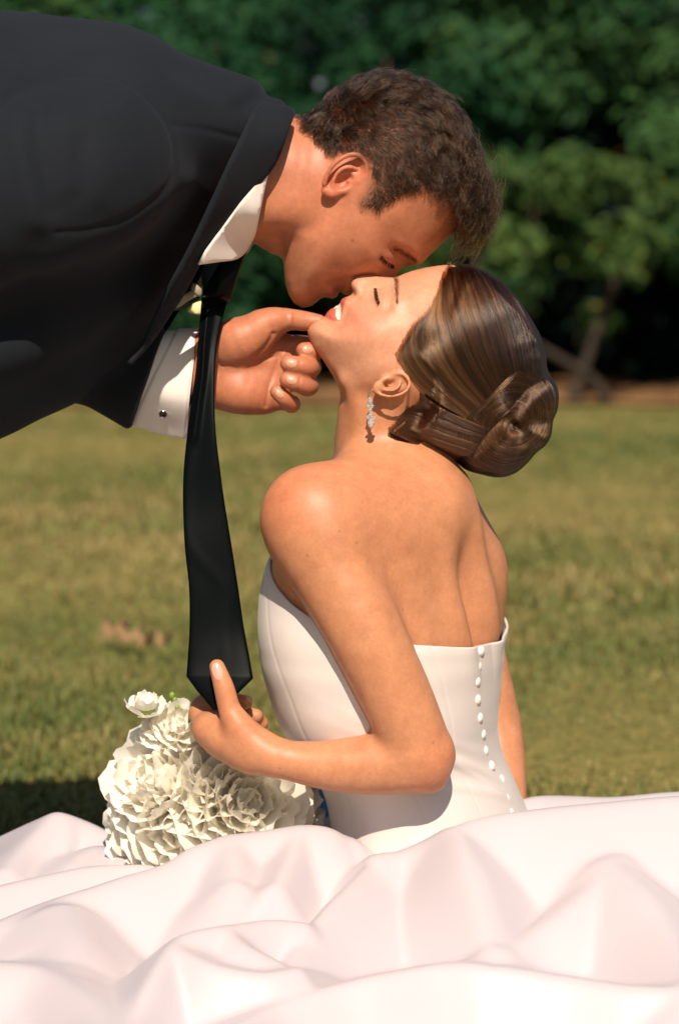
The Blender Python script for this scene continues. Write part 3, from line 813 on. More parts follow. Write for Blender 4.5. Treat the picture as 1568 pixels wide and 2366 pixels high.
guides = [[(1250, 300), (1310, 420), (1345, 520), (1365, 620), (1370, 720)], [(1150, 188), (1220, 330), (1270, 470), (1290, 600), (1300, 700)], [(1045, 128), (1110, 260), (1170, 420), (1205, 560), (1235, 700)],
          [(955, 94), (1000, 240), (1060, 420), (1110, 580), (1165, 745)], [(875, 90), (890, 240), (930, 420), (1000, 620), (1095, 790)], [(825, 165), (815, 330), (855, 500), (940, 680), (1055, 840)],
          [(795, 260), (760, 400), (790, 560), (880, 720), (1015, 862)], [(745, 345), (700, 470), (720, 600), (820, 740), (975, 880)], [(660, 430), (645, 530), (680, 640), (780, 760), (935, 900)],
          [(605, 520), (605, 600), (650, 690), (750, 790), (905, 915)], [(568, 600), (600, 675), (660, 750), (760, 835), (895, 920)]]
nape = [[(690, 800), (740, 850), (830, 905), (930, 950)], [(690, 855), (755, 885), (840, 925), (940, 975)], [(618, 900), (735, 948), (850, 990), (945, 1020)], [(562, 948), (690, 1015), (830, 1070), (955, 1110)],
        [(496, 986), (630, 1060), (800, 1130), (965, 1190)], [(525, 1026), (680, 1100), (850, 1180), (1010, 1240)]]
hr = np.random.RandomState(4)
def sweep(gs, n, k, R, lift, wob, clump, both=True, j0=.06, tone=(.02, .5)):
    G = np.array([spline2(list(g) + [(2 * g[-1][0] - g[-2][0] + 10, 2 * g[-1][1] - g[-2][1])], 8) for g in gs]); L = G.shape[1]; out = []
    s = hr.rand(n) * (len(gs) - 1)
    K = clump
    cen = np.sort(hr.rand(int(K * (len(gs) - 1) * 1.6))) * (len(gs) - 1); ci = np.argmin(np.abs(cen[None] - s[:, None]), 1); cl_l = hr.rand(len(cen))[ci]; cl_t = hr.rand(len(cen))[ci]; s = s + .75 * (cen[ci] - s) * (hr.rand(n) < .7)
    s = np.clip(s + hr.normal(size=n) * .035, 0, len(gs) - 1.0001)
    i = s.astype(int); f = (s - i)[:, None, None]
    line = G[i] * (1 - f) + G[i + 1] * f
    st = (hr.rand(n) * 2.2 * j0)[:, None]; t = st + np.linspace(0, 1, k)[None] * (1 - st)
    t = np.clip(t, 0, 1) * (L - 1); a = np.minimum(t.astype(int), L - 2); fr = (t - a)[..., None]
    r_ = np.arange(n)[:, None]
    q = line[r_, a] * (1 - fr) + line[r_, a + 1] * fr
    ph = hr.rand(n)[:, None] * 6.28
    q[..., 0] += wob * np.sin(np.linspace(0, 5, k)[None] + ph); q[..., 1] += wob * np.cos(np.linspace(0, 4, k)[None] + ph * 2)
    uv = np.array(pts2(z2, q.reshape(-1, 2), Yn))
    lf = (lift * (hr.rand(n)[:, None] * .6 + .5 * cl_l[:, None] + .1) * np.ones((1, k))).ravel()
    w = np.maximum(R.samp(R.w, uv[:, 0], uv[:, 1]), R.samp(hw_, uv[:, 0], uv[:, 1])) + lf
    A = np.stack((uv[:, 0], MB - w, uv[:, 1]), -1).reshape(n, k, 3)
    if both:
        B = np.stack((uv[:, 0], MB + w, uv[:, 1]), -1).reshape(n, k, 3); A = np.concatenate((A, B))
    rv = np.clip(.30 * hr.rand(n) + .35 * (cl_t - .3) + tone[0] + tone[1] * s / (len(gs) - 1), 0, 1)
    return A, (np.concatenate((rv, rv)) if both else rv)
BH = hair_mat('bride_hair', [(0, srgb(24, 13, 8)), (.35, srgb(48, 28, 16)), (.7, srgb(100, 62, 35)), (1, srgb(164, 114, 70))], .2, .3, 1.42)
BHD = hair_mat('bride_hair_dark', [(0, srgb(48, 29, 18)), (.6, srgb(80, 50, 31)), (1, srgb(116, 76, 46))], .22, .3)
tp = lambda k: np.concatenate((np.linspace(.08, .34, 3), np.full(k - 5, .34), np.linspace(.3, .15, 2))) * mm
A, rv = sweep(guides, 8000, 16, HH, .0022, 2.4, 5); strands('hair_strands', A, tp(16) * .55, BH, hairB, rv)
A, rv = sweep(nape, 5000, 12, HH, .0034, 3.5, 4, j0=.02, tone=(.2, .3)); strands('nape_strands', A, tp(12) * .55, BHD, hairB, rv)
ln = []
for i in range(5200):
    r_ = 30 + 300 * hr.rand() ** .8; r_ = r_ + .7 * (round(r_ / 16) * 16 - r_) + hr.normal() * 2; t_ = hr.rand() * 6.28
    sp_ = spiral(r_, t_, t_ + 1.0 + 1.4 * hr.rand(), 14); jit_ = np.random.RandomState(int(r_ / 16) * 7 + int(t_ / 1.1)).normal(size=2) * 9; ln.append(sp_ + jit_ + np.sin(np.linspace(0, 4, 14) + t_ * 3)[:, None] * hr.normal(size=2) * 3)
ln = np.array(ln)
bo = spline2(bun_out, 6, True); ba = np.arctan2(bo[:, 1] - BC[1], bo[:, 0] - BC[0]); od = np.argsort(ba); brr = np.hypot(bo[:, 0] - BC[0], bo[:, 1] - BC[1])[od]; ba = ba[od]
dv = ln - BC; ra_ = np.hypot(dv[..., 0], dv[..., 1]); mx = np.interp(np.arctan2(dv[..., 1], dv[..., 0]), ba, brr, period=2 * math.pi) * (.86 + .11 * hr.rand(len(ln)))[:, None]
ln = BC + dv * np.minimum(1, mx / ra_)[..., None]
uv = pts2(z2, ln.reshape(-1, 2), Yn)
w = np.maximum(HN.samp(HN.w, uv[:, 0], uv[:, 1]), HH.samp(HH.w, uv[:, 0], uv[:, 1])) + np.repeat(hr.rand(len(ln)) * .0028, 14)
A = np.stack((uv[:, 0], MB - w, uv[:, 1]), -1).reshape(len(ln), 14, 3); B = A.copy(); B[..., 1] = 2 * MB - A[..., 1]
rv = np.clip(.25 + .45 * hr.rand(len(ln)) + .25 * np.sin(ln[:, 0, 0] * .06 + ln[:, 0, 1] * .045), 0, 1); strands('bun_strands', np.concatenate((A, B)), tp(14) * .55, BH, hairB, np.concatenate((rv, rv)))
# loose short hairs along the hairline and fly-aways
ln = []
for i in range(800):
    g = guides[4:] ; a = hr.randint(len(g)); b = g[a][0]; b2 = g[min(a + 1, len(g) - 1)][0]; f = hr.rand()
    x, y = b[0] + (b2[0] - b[0]) * f + hr.normal() * 6, b[1] + (b2[1] - b[1]) * f + hr.normal() * 6
    d = np.array(g[a][1]) - np.array(b); d = d / np.linalg.norm(d); L = 30 + 40 * hr.rand(); bend = hr.normal() * 8
    ln.append([(x - d[0] * 14 + d[0] * L * t + bend * t * t, y - d[1] * 14 + d[1] * L * t) for t in np.linspace(0, 1, 6)])
ln = np.array(ln); uv = pts2(z2, ln.reshape(-1, 2), Yn); w = np.maximum(HH.samp(HH.w, uv[:, 0], uv[:, 1]), HB.samp(HB.w, uv[:, 0], uv[:, 1])) + .0006
A = np.stack((uv[:, 0], MB - w, uv[:, 1]), -1).reshape(len(ln), 6, 3)
strands('hairline_hairs', A, np.linspace(.15, .07, 6) * mm, BH, hairB)
# eyebrow and lashes
DARK = plain('brow_hair', srgb(56, 36, 26), .7, .1).m; BROW = plain('brow_hair_light', srgb(104, 70, 50), .7, .1).m
def follow(base, tip, n, k, R, seed, jit, lift, zf, Yf, pw=1.0):
    r = np.random.RandomState(seed); B_, T_ = spline2(base, 8), spline2(tip, 8); out = []
    for i in range(n):
        t = r.rand() ** pw * (len(B_) - 1.01); a = int(t); f = t - a
        b = B_[a] * (1 - f) + B_[a + 1] * f + r.normal(size=2) * jit; e = T_[a] * (1 - f) + T_[a + 1] * f + r.normal(size=2) * jit
        out.append([b + (e - b) * s for s in np.linspace(0, 1, k)])
    out = np.array(out); uv = pts2(zf, out.reshape(-1, 2), Yf).reshape(n, k, 2)
    w = R.samp(R.w, uv[..., 0], uv[..., 1]) + np.linspace(*lift, k)[None]
    A = np.stack((uv[..., 0], R.mid - w, uv[..., 1]), -1); B2 = A.copy(); B2[..., 1] = 2 * R.mid - A[..., 1]
    return np.concatenate((A, B2))
strands('eyebrow', follow([(556, 168), (556, 215), (560, 265), (566, 300)], [(572, 185), (570, 235), (564, 285), (562, 312)], 70, 4, HB, 1, 4.5, (.0002, .0010), z2, Yn, 1.5), np.array((.15, .15, .12, .06)) * mm, BROW, bride)
strands('eyelashes', follow([(452, 232), (455, 255), (460, 280), (468, 305)], [(438, 226), (437, 255), (442, 288), (456, 318)], 90, 5, HB, 2, 2.0, (.0005, .0055), z2, Yn), np.array((.3, .28, .24, .16, .06)) * mm, DARK, bride)

# earring: a short drop of set stones hanging from the lobe
m = Mat('crystal'); m.set(Base_Color=(.95, .93, .92), Roughness=.02, Transmission_Weight=.75, IOR=2.0, Specular_IOR_Level=.8); CRY = m.m
m = Mat('silver'); m.set(Base_Color=(.85, .82, .78), Metallic=1.0, Roughness=.18); SIL = m.m
def gem(c, rx, rz):
    V = []; 
    for z, r in ((-1, .0), (-.55, .75), (0, 1), (.55, .75), (1, 0)):
        for i in range(8):
            a = i / 8 * 6.283 + (.39 if z in (-.55, .55) else 0); V.append((c[0] + rx * r * math.cos(a), c[1] + rx * r * .7 * math.sin(a), c[2] + rz * z))
    Qg = [(i * 8 + j, i * 8 + (j + 1) % 8, (i + 1) * 8 + (j + 1) % 8, (i + 1) * 8 + j) for i in range(4) for j in range(8)]
    return mesh_arrays('stone', V, Qg, smooth=False)
for sd in (-1, 1):
    Ye = MB + sd * .068
    er = empty('earring', tuple(P(*z2(418, 800), Ye))); set_parent(er, bride)
    pth = [P(*z2(x, y), Ye) for x, y in ((428, 790), (408, 812), (405, 840), (412, 870))]
    v, q, t = tube(spline2(pth, 5), .0007, 6); obj('hook', mesh_arrays('hook', v, q, t), SIL, er)
    for x, y, a_, b_ in ((414, 858, .0032, .0048), (404, 885, .0022, .003), (424, 884, .0022, .003), (414, 906, .0024, .0034), (402, 948, .0022, .0026), (436, 955, .0022, .0026), (418, 935, .0028, .0036), (420, 980, .0040, .0062)):
        obj('stone', gem(P(*z2(x, y), Ye - sd * 0), a_, b_), CRY, er)

# ------------------------------------------------------------------ gown: bodice
def satin(name, warm, rough=.42, spec=.5):
    m = Mat(name)
    w = m.noise(420, 2, .5, stretch=(1, 1, 3)); big = m.noise(9, 3, .5)
    m.color(m.mix(.35, warm, m.ramp(big, [(.35, tuple(np.array(warm) * .96)), (.65, tuple(np.minimum(np.array(warm) * 1.03, .9)))])))
    m.set(Roughness=rough, Specular_IOR_Level=spec, Sheen_Weight=.1, Sheen_Roughness=.4)
    m.bump(w, .06, .0004)
    return m.m
SATIN = satin('satin', srgb(214, 202, 196))
gown = empty('gown', tuple(P(930, 2100, 0))); set_parent(gown, bride)
# top edge of the bodice as picture row over the angle from the spine (positive: her left, towards the camera)
EA = np.radians([-180, -125, -105, -90, -55, -25, 0, 25, 55, 88, 108, 125, 150, 180]); EY = np.array([1258, 1268, 1320, 1390, 1450, 1474, 1476, 1468, 1448, 1395, 1320, 1270, 1255, 1258])
NT, NZ = 360, 130
th = np.linspace(-math.pi, math.pi, NT, endpoint=False)
ztop = np.array([zz(y) for y in np.interp(th, EA, EY)]); ztop = (ztop + np.roll(ztop, 4) + np.roll(ztop, -4) + np.roll(ztop, 8) + np.roll(ztop, -8)) / 5
zbot = zz(2080)
def bod_pt(th, z, off):
    cx, cy, a, b, al = torso_par(z)
    n = 2.25; ct, st = np.cos(th), np.sin(th)
    r = ((np.abs(st) / a) ** n + (np.abs(ct) / b) ** n) ** (-1 / n) + off
    l, f = r * st, r * ct
    return np.stack((cx - l * np.cos(al) + f * np.sin(al), cy - l * np.sin(al) - f * np.cos(al), z), -1)
TT = np.repeat(th[:, None], NZ, 1); ss = np.linspace(0, 1, NZ)[None] ** 1.0
ZZ = ztop[:, None] + (zbot - ztop[:, None]) * ss
off = np.full(TT.shape, .0042)
off -= .0012 * np.exp(-(((ZZ - ztop[:, None]) / .006) ** 2))                       # top edge held to the body
for sm in (-2.4, -1.6, -.7, .7, 1.25, 1.9, 2.5):
    off -= .0006 * np.exp(-((TT - sm - .25 * (ZZ - zz(1650))) / .012) ** 2)
pw = np.stack((TT.ravel() * .6, ZZ.ravel() * 9), -1)
off += (.0009 * vnoise(pw, 2.4, 5).reshape(TT.shape) + .0007 * vnoise(pw * np.array((1, 2.6)), 3.0, 9).reshape(TT.shape)) * np.clip((ztop[:, None] - ZZ) / .03, 0, 1)
# pulled creases near the waist at the back
for y_, am, sl in ((1745, .0022, .05), (1768, .0016, .08), (1800, .0018, .03), (1700, .001, .04)):
    off += am * np.exp(-((ZZ - zz(y_) - sl * (TT - .5)) / .006) ** 2) * np.exp(-((TT - .55) / .7) ** 2)
off += np.maximum(torso_mod(TT, ZZ), 0) * 1.0
V = bod_pt(TT, ZZ, off).reshape(-1, 3)
I = np.arange(NT * NZ).reshape(NT, NZ)
Q = np.stack((I, np.roll(I, -1, 0)), -1); Q = np.stack((Q[:, :-1, 0], Q[:, :-1, 1], Q[:, 1:, 1], Q[:, 1:, 0]), -1).reshape(-1, 4)
bod = obj('bodice', mesh_arrays('bodice', V, Q[:, ::-1]), SATIN, gown); solid(bod, .0025, -1)
# covered buttons down the back
bd = Field(); bd.add(lambda p: torso_d(p, .0065, False), (-.2, -.2, zmin), (.3, .22, zmax), .001)
BTN = satin('button_satin', srgb(236, 224, 216))
bme = None
for x, y in ((1258, 1186), (1243, 1266), (1237, 1345), (1240, 1440), (1251, 1535), (1267, 1622), (1280, 1706), (1314, 1785), (1366, 1858), (1392, 1955), (1416, 2032)):
    c = hit(bd, *z5(x, y))
    if bme is None:
        Vb = []
        for i in range(7):
            a = i / 6 * math.pi * .5
            for j in range(14): Vb.append((.0056 * math.cos(a) * math.cos(j / 14 * 6.283), .0056 * math.cos(a) * math.sin(j / 14 * 6.283), .0034 * math.sin(a)))
        Vb = [(x_ * .88, y_ * .88, -.002) for x_, y_, _ in Vb[:14]] + Vb
        bme = mesh_arrays('button', Vb, [(i * 14 + j, i * 14 + (j + 1) % 14, (i + 1) * 14 + (j + 1) % 14, (i + 1) * 14 + j) for i in range(7) for j in range(14)])
        bme.materials.append(BTN)
    o = bpy.data.objects.new('button', bme); COL.objects.link(o)
    e = 1e-3; g = np.array([bd((c + e * d_)[None])[0] - bd((c - e * d_)[None])[0] for d_ in np.eye(3)])
    o.location = c; o.rotation_euler = Vector(g).to_track_quat('Z', 'Y').to_euler(); set_parent(o, gown)

# ================================================================== groom
GM = .018
groom = empty('person', (-.82, .02, .0))
tag(groom, 'groom in dark suit, white shirt and black tie bending down to kiss the seated bride', 'person')
FG = Field()
Yg = GM - .055
gp = lambda *p: pts2(z1, p, Yg)
gface = [(1200, 960), (1130, 1030), (1060, 1095), (1022, 1136), (990, 1150), (945, 1152), (908, 1162), (890, 1188), (860, 1225), (800, 1280), (742, 1318), (708, 1325), (690, 1306), (698, 1278), (662, 1286), (636, 1305), (602, 1318), (577, 1310), (560, 1286),
         (552, 1302), (545, 1325), (515, 1338), (482, 1326), (452, 1335), (436, 1350), (400, 1378), (350, 1388), (302, 1362), (272, 1312), (252, 1240), (244, 1150), (248, 1050), (262, 950)]
gback = [(330, 860), (390, 780), (395, 640), (385, 520), (400, 420), (440, 330), (510, 250), (595, 190), (700, 148), (820, 135), (940, 152), (1060, 205), (1160, 300), (1232, 420), (1272, 540), (1288, 670), (1278, 780), (1245, 890)]
GC = [(720, 1305, .014, .015), (770, 1240, .019, .017), (840, 1212, .012, .013), (905, 1178, .018, .02), (640, 1290, .028, .024), (530, 1262, .031, .026), (510, 1315, .025, .02), (350, 1345, .026, .026), (305, 1265, .035, .03),
      (850, 1105, .041, .034), (985, 1118, .040, .04), (785, 1130, .048, .04), (700, 1030, .066, .052), (560, 1130, .056, .046), (420, 1200, .048, .038), (285, 1100, .05, .034), (295, 930, .061, .038), (420, 960, .064, .046),
      (900, 940, .064, .056), (1080, 1030, .050, .05), (1050, 900, .062, .058), (1180, 860, .054, .06), (580, 670, .071, .05), (700, 480, .077, .07), (900, 500, .078, .076), (1000, 350, .075, .076), (700, 280, .072, .07), (1180, 500, .068, .075),
      (430, 500, .062, .06), (510, 380, .068, .065), (1100, 700, .069, .07)]
HG = Relief(pts2(z1, gface + gback, GM), [(*PX(*z1(a, b), Yg), w, r) for a, b, w, r in GC], GM, pad=.04, nblur=3)
HG.blob(gp((842, 1110))[0], .0095, .0085, 0, 5.0 * mm)                       # closed eye
HG.stroke(gp((862, 1060), (908, 1095), (940, 1128)), .0052, -6.5 * mm)         # hollow under the brow
HG.stroke(gp((890, 1030), (960, 1075), (1005, 1120)), .0060, 2.6 * mm)         # brow ridge
HG.stroke(gp((786, 1092), (815, 1125), (862, 1150)), .0015, -1.4 * mm)         # lash line
HG.stroke(gp((770, 1150), (800, 1170), (845, 1175)), .0035, -1.6 * mm)
HG.stroke(gp((745, 1196), (690, 1204), (630, 1214), (545, 1236), (492, 1252)), .0026, -4.0 * mm)   # fold from nose to mouth
HG.blob(gp((640, 1165))[0], .02, .011, .35, 2.0 * mm)
HG.stroke(gp((500, 1275), (530, 1262), (565, 1262)), .0026, -2.2 * mm)         # corner of the mouth
HG.stroke(gp((480, 1310), (515, 1318), (545, 1312)), .004, 2.2 * mm)
HG.stroke(gp((590, 1295), (625, 1290)), .004, 1.6 * mm)
HG.stroke(gp((430, 1325), (455, 1300), (478, 1290)), .004, -1.6 * mm)
HG.stroke(gp((258, 960), (250, 1080), (256, 1200), (285, 1320)), .007, 1.6 * mm)
HG.stroke(gp((330, 890), (420, 850), (460, 800)), .008, -1.5 * mm)
HG.blob(gp((775, 1232))[0], .006, .007, 0, 2.0 * mm)
HG.blob(gp((1195, 880))[0], .006, .008, .3, .8 * mm)
HG.blob(gp((980, 900))[0], .018, .02, 0, -1.6 * mm)
HG.done(); HG.into(FG, .014)
FG.chain([P(*z1(0, 640), GM), P(*z1(190, 662), GM), P(*z1(420, 690), GM), P(*z1(520, 640), GM)], [.0715, .068, .062, .055], .018)
FG.chain([P(*z1(400, 800), GM - .035), P(*z1(250, 830), GM - .047), P(*z1(60, 850), GM - .04)], [.018, .016, .012], .02)    # neck muscle
FG.ell(P(*z1(195, 985), GM), (.014, .013, .016), .02)                                                                  # throat
eG = np.array(PX(*z1(582, 668), Yg)); gu = np.array((.74, .672)); gf = np.array((.672, -.74))
for sd in (-1, 1): ear(FG, eG, gu, gf, .0625, GM, sd, .067, .22)
# far (left) arm under the cloth and the hand at the bride's chin
def q3(x, y, Y): return P(*z3(x, y), Y)
FG.chain([P(560, 400, GM), P(330, 430, .12), P(240, 560, .17), P(160, 760, .15), P(250, 850, .09), q3(430, 900, .052)], [.06, .06, .055, .05, .04, .028], .02)
FG.chain([q3(420, 830, .052), q3(640, 830, .05)], [.022, .0225], .02); FG.chain([q3(420, 985, .052), q3(640, 995, .05)], [.022, .022], .02)
for a, b, c, d, r0, r1 in ((640, 830, 1125, 765, .021, .0135), (650, 880, 1145, 880, .021, .0135), (650, 950, 1125, 1005, .021, .0135), (640, 1010, 1075, 1115, .02, .0125)):
    FG.chain([q3(a, b, .05), q3((a + c) / 2, (b + d) / 2, .038), q3(c, d, .034)], [r0, .0175, r1], .016)
FG.chain([q3(700, 800, .035), q3(840, 745, .018), q3(970, 690, .014), q3(1060, 640, .012)], [.024, .0262, .021, .015], .013)
FG.chain([q3(720, 1030, .038), q3(860, 1075, .028), q3(1000, 1115, .03)], [.024, .0245, .018], .016)
FG.chain([q3(1020, 625, .012), q3(1110, 596, .008), q3(1215, 592, .0), q3(1320, 604, -.008), q3(1398, 606, -.012)], [0.01535, 0.01349, 0.01135, 0.01042, 0.00781], .012)
FG.chain([q3(1125, 765, .034), q3(1290, 765, .03), q3(1385, 785, .012), q3(1360, 800, -.008), q3(1298, 800, -.014)], [0.01163, 0.01069, 0.01004, 0.00949, 0.00874], .005)
FG.chain([q3(1145, 880, .034), q3(1280, 885, .03), q3(1345, 905, .012), q3(1330, 918, -.014), q3(1260, 902, -.027), q3(1190, 888, -.029)], [0.01190, 0.01135, 0.01097, 0.01079, 0.01004, 0.00874], .005)
FG.chain([q3(1125, 1005, .034), q3(1265, 1010, .03), q3(1330, 1030, .012), q3(1318, 1046, -.012), q3(1255, 1020, -.025), q3(1185, 998, -.027)], [0.01163, 0.01097, 0.01060, 0.01042, 0.00977, 0.00856], .005)
FG.chain([q3(1075, 1115, .034), q3(1160, 1145, .03), q3(1212, 1160, .012), q3(1205, 1162, -.006), q3(1160, 1120, -.018), q3(1112, 1078, -.02)], [0.01097, 0.00977, 0.00949, 0.00930, 0.00884, 0.00763], .005)
V, Q = sdf_mesh(FG, (-.42, -.14, .42), (.2, .27, 1.02), .0017)
# creases of the open palm and the bent fingers
hmz = (V[:, 2] < P(*z3(1100, 520), 0)[2]) & (V[:, 0] > P(*z3(560, 800), 0)[0]) & (V[:, 0] < P(*z3(1450, 600), 0)[0]) & (V[:, 2] > .5)
ng = np.zeros_like(V); hi_ = np.nonzero(hmz)[0]
ng[hi_] = np.stack([FG(V[hi_] + .002 * d) - FG(V[hi_] - .002 * d) for d in np.eye(3)], -1); ng[hi_] /= np.linalg.norm(ng[hi_], axis=1)[:, None] + 1e-9
hd = np.zeros(len(V))
for pl, sg_, am in (([(1095, 688), (1040, 770), (960, 840), (870, 890), (740, 905)], .0022, -.0016), ([(1215, 700), (1160, 800), (1080, 850), (960, 870)], .0018, -.0012), ([(1130, 850), (1090, 960), (1060, 1050), (1040, 1180)], .002, -.0014),
                    ([(1080, 640), (1085, 690)], .002, -.001), ([(1205, 540), (1200, 650)], .002, -.0011), ([(1215, 545), (1212, 640)], .0016, -.0008), ([(1275, 860), (1268, 950)], .0016, -.0009), ([(1275, 975), (1262, 1070)], .0016, -.0009), ([(700, 880), (720, 960), (700, 1050)], .003, -.001)):
    hd += am * np.exp(-(seg_dist(V[:, 0], V[:, 2], spline2(pts2(z3, pl, .0), 5)) / sg_) ** 2)
V = V + ng * (hd * hmz * (ng[:, 1] < .2))[:, None]
me = mesh_arrays('body', V, Q)
u, v = V[:, 0], V[:, 2]
col = np.tile(SKIN_G, (len(V), 1))
hm = (u > HG.lo[0]) & (u < HG.hi[0]) & (v > HG.lo[1]) & (v < HG.hi[1]) & (np.abs(V[:, 1] - GM) < .11) & (v > PX(*z3(1180, 515), 0)[1])
paint(.28 * near_poly(gp((262, 960), (420, 1000), (480, 1150), (600, 1215), (690, 1275), (560, 1330), (400, 1400), (250, 1330)), .03), srgb(150, 108, 84))   # shaved beard
paint(.75 * near_poly(gp((500, 1282), (530, 1272), (560, 1284), (556, 1300), (545, 1328), (515, 1340), (482, 1326)), .002), srgb(170, 92, 72))
paint(.7 * near_poly(gp((560, 1270), (600, 1270), (640, 1292), (602, 1322), (572, 1312)), .002), srgb(172, 96, 78))
paint(.5 * near_poly(gp((862, 1048), (905, 1064), (955, 1090), (1000, 1128), (985, 1138), (945, 1112), (900, 1086), (865, 1064)), .004), srgb(84, 52, 38))
paint(.6 * near_poly(gp((784, 1090), (815, 1120), (862, 1146), (864, 1156), (812, 1132), (780, 1098)), .0025), srgb(70, 42, 32))
paint(.2 * near_poly(gp((780, 1080), (860, 1060), (900, 1110), (880, 1160), (800, 1150)), .01), srgb(150, 92, 70))
paint(.35 * near_poly(gp((440, 790), (470, 650), (590, 540), (690, 560), (715, 640), (620, 740), (480, 795)), .008), srgb(205, 108, 84))
hairpoly = gp((320, 235), (352, 330), (372, 400), (430, 450), (480, 522), (560, 518), (640, 530), (700, 575), (735, 640), (715, 740), (668, 790), (690, 850), (780, 852), (850, 800), (930, 752), (1040, 724), (1150, 716), (1195, 770), (1215, 830), (1240, 870), (1225, 930), (1200, 965), (1290, 960), (1400, 800), (1350, 400), (1150, 120), (850, 60), (500, 100))
paint(.85 * near_poly(hairpoly, .012) * (seg_dist(u, v, gp((585, 665), (600, 650))) > .02), srgb(92, 62, 44))
dot(hit(FG, *z1(630, 1010)), .0014, srgb(110, 64, 46), .7)
vcol(me, 'Col', col)
obj('body', me, SKIN, groom)
nail(FG, q3(1205, 890, -.029), q3(1170, 880, -.029) - q3(1260, 902, -.027), .0055, .0048, groom)
nail(FG, q3(1205, 1002, -.027), q3(1170, 990, -.027) - q3(1255, 1020, -.025), .0055, .0046, groom)
nail(FG, q3(1302, 800, -.014), q3(1270, 798, -.014) - q3(1360, 800, -.008), .0055, .0046, groom)
nail(FG, q3(1125, 1090, -.02), q3(1100, 1066, -.02) - q3(1160, 1120, -.018), .0048, .004, groom)

# ------------------------------------------------------------------ hair of the groom
gr = np.random.RandomState(8)
inp = inside(u, v, hairpoly) & (V[:, 1] > GM - .1) & (V[:, 1] < GM + .1) & (v > PX(*z1(900, 985), Yg)[1])
ec = np.hypot(u - eG[0], v - eG[1])
ids = np.nonzero(inp & ((ec > .03) | (seg_dist(u, v, hairpoly, True) > .012)))[0]
roots = V[ids] + gr.normal(size=(len(ids), 3)) * .0006
e = .0012
nrm = np.stack([FG(roots + e * d) - FG(roots - e * d) for d in np.eye(3)], -1); nrm /= np.linalg.norm(nrm, axis=1)[:, None] + 1e-9
ctl = [((560, 180), (.95, -.25)), ((700, 120), (1, -.05)), ((900, 130), (1, .3)), ((1100, 210), (.8, .6)), ((1230, 380), (.5, .87)), ((1290, 600), (.25, .97)), ((1270, 800), (.5, .87)), ((800, 330), (.95, .25)), ((1000, 500), (.75, .66)), ((1130, 640), (.45, .9)), ((700, 480), (.75, .65)),
       ((560, 450), (.5, .86)), ((440, 400), (-.1, 1)), ((370, 320), (-.3, .95)), ((760, 650), (.15, 1)), ((730, 800), (-.45, .9)), ((950, 690), (.35, .94)), ((480, 300), (.3, .5))]
cu_ = np.array([PX(*z1(*a), Yg) for a, _ in ctl]); cd = np.array([(d[0], -d[1]) for _, d in ctl])
w8 = 1 / (((roots[:, None, [0, 2]] - cu_[None]) ** 2).sum(-1) + 1e-5) ** 1.5
fl = (w8[..., None] * cd[None]).sum(1) / w8.sum(1)[:, None]; fl /= np.linalg.norm(fl, axis=1)[:, None] + 1e-9
edge = seg_dist(roots[:, 0], roots[:, 2], hairpoly[:27], False)
# length: clipped sides, longer on top, longest at the fringe
crown = np.abs(roots[:, 1] - GM)
topness = np.clip((.066 - crown) / .03, 0, 1); topness = topness * topness * (3 - 2 * topness)
fringe = np.exp(-(np.hypot(roots[:, 0] - gp((1280, 760))[0][0], roots[:, 2] - gp((1280, 760))[0][1]) / .045) ** 2)
back = np.clip((gp((760, 0))[0][0] - roots[:, 0]) / .06, 0, 1)
Ln = (.007 + .007 * np.clip(edge / .03, 0, 1) + (.019 * topness) * (1 - .55 * back) + .018 * fringe) * (.7 + .6 * gr.rand(len(roots)))
keep = gr.rand(len(roots)) < np.clip(.25 + edge / .012, 0, 1)
def grow(roots, nrm, fl, Ln, k, lift, curl, seed):
    r = np.random.RandomState(seed); n = len(roots)
    T = np.stack((fl[:, 0], np.zeros(n), fl[:, 1]), -1) + r.normal(size=(n, 3)) * .22
    cl = np.floor(roots * 85 + .35 * np.sin(roots[:, [1, 2, 0]] * 160)).astype(int); hsh = (cl[:, 0] * 73856093 ^ cl[:, 1] * 19349663 ^ cl[:, 2] * 83492791) % 4000
    cr = np.random.RandomState(seed + 1).normal(size=(4000, 3))[hsh]
    T = T + cr * .34
    T -= nrm * (T * nrm).sum(1)[:, None]; T /= np.linalg.norm(T, axis=1)[:, None] + 1e-9
    S = np.cross(nrm, T)
    t = np.linspace(0, 1, k)[None, :, None]; L = Ln[:, None, None]
    ph = np.random.RandomState(seed + 2).rand(4000)[hsh][:, None, None] * 6.28 + r.normal(size=(n, 1, 1)) * .4
    up = lift[:, None, None]
    p = roots[:, None] + T[:, None] * L * t + nrm[:, None] * L * up * (1.5 * t - 1.0 * t * t) + S[:, None] * L * curl[:, None, None] * np.sin(t * 5.5 + ph) * t
    uq, inv = np.unique(hsh, return_inverse=True); cnt = np.bincount(inv)[:, None]
    tipm = np.stack([np.bincount(inv, p[:, -1, d]) for d in range(3)], -1) / cnt
    near_ = np.linalg.norm(tipm[inv] - p[:, -1], axis=1) < .03
    pull = (.55 * near_ * np.clip(L[:, 0, 0] / .02, 0, 1))[:, None, None] * t ** 1.5
    p = p + (tipm[inv][:, None] - p[:, -1:]) * pull
    return p - nrm[:, None] * .0008
L_ = .42 + .25 * topness + .25 * fringe
GH = hair_mat('groom_hair', [(0, srgb(18, 11, 8)), (.55, srgb(42, 27, 18)), (1, srgb(104, 68, 42))], .25, .3, 1.36)
A = grow(roots[keep], nrm[keep], fl[keep], Ln[keep], 7, L_[keep], (.1 + .3 * fringe + .1 * topness)[keep], 21)
m = keep & (gr.rand(len(roots)) < .9)
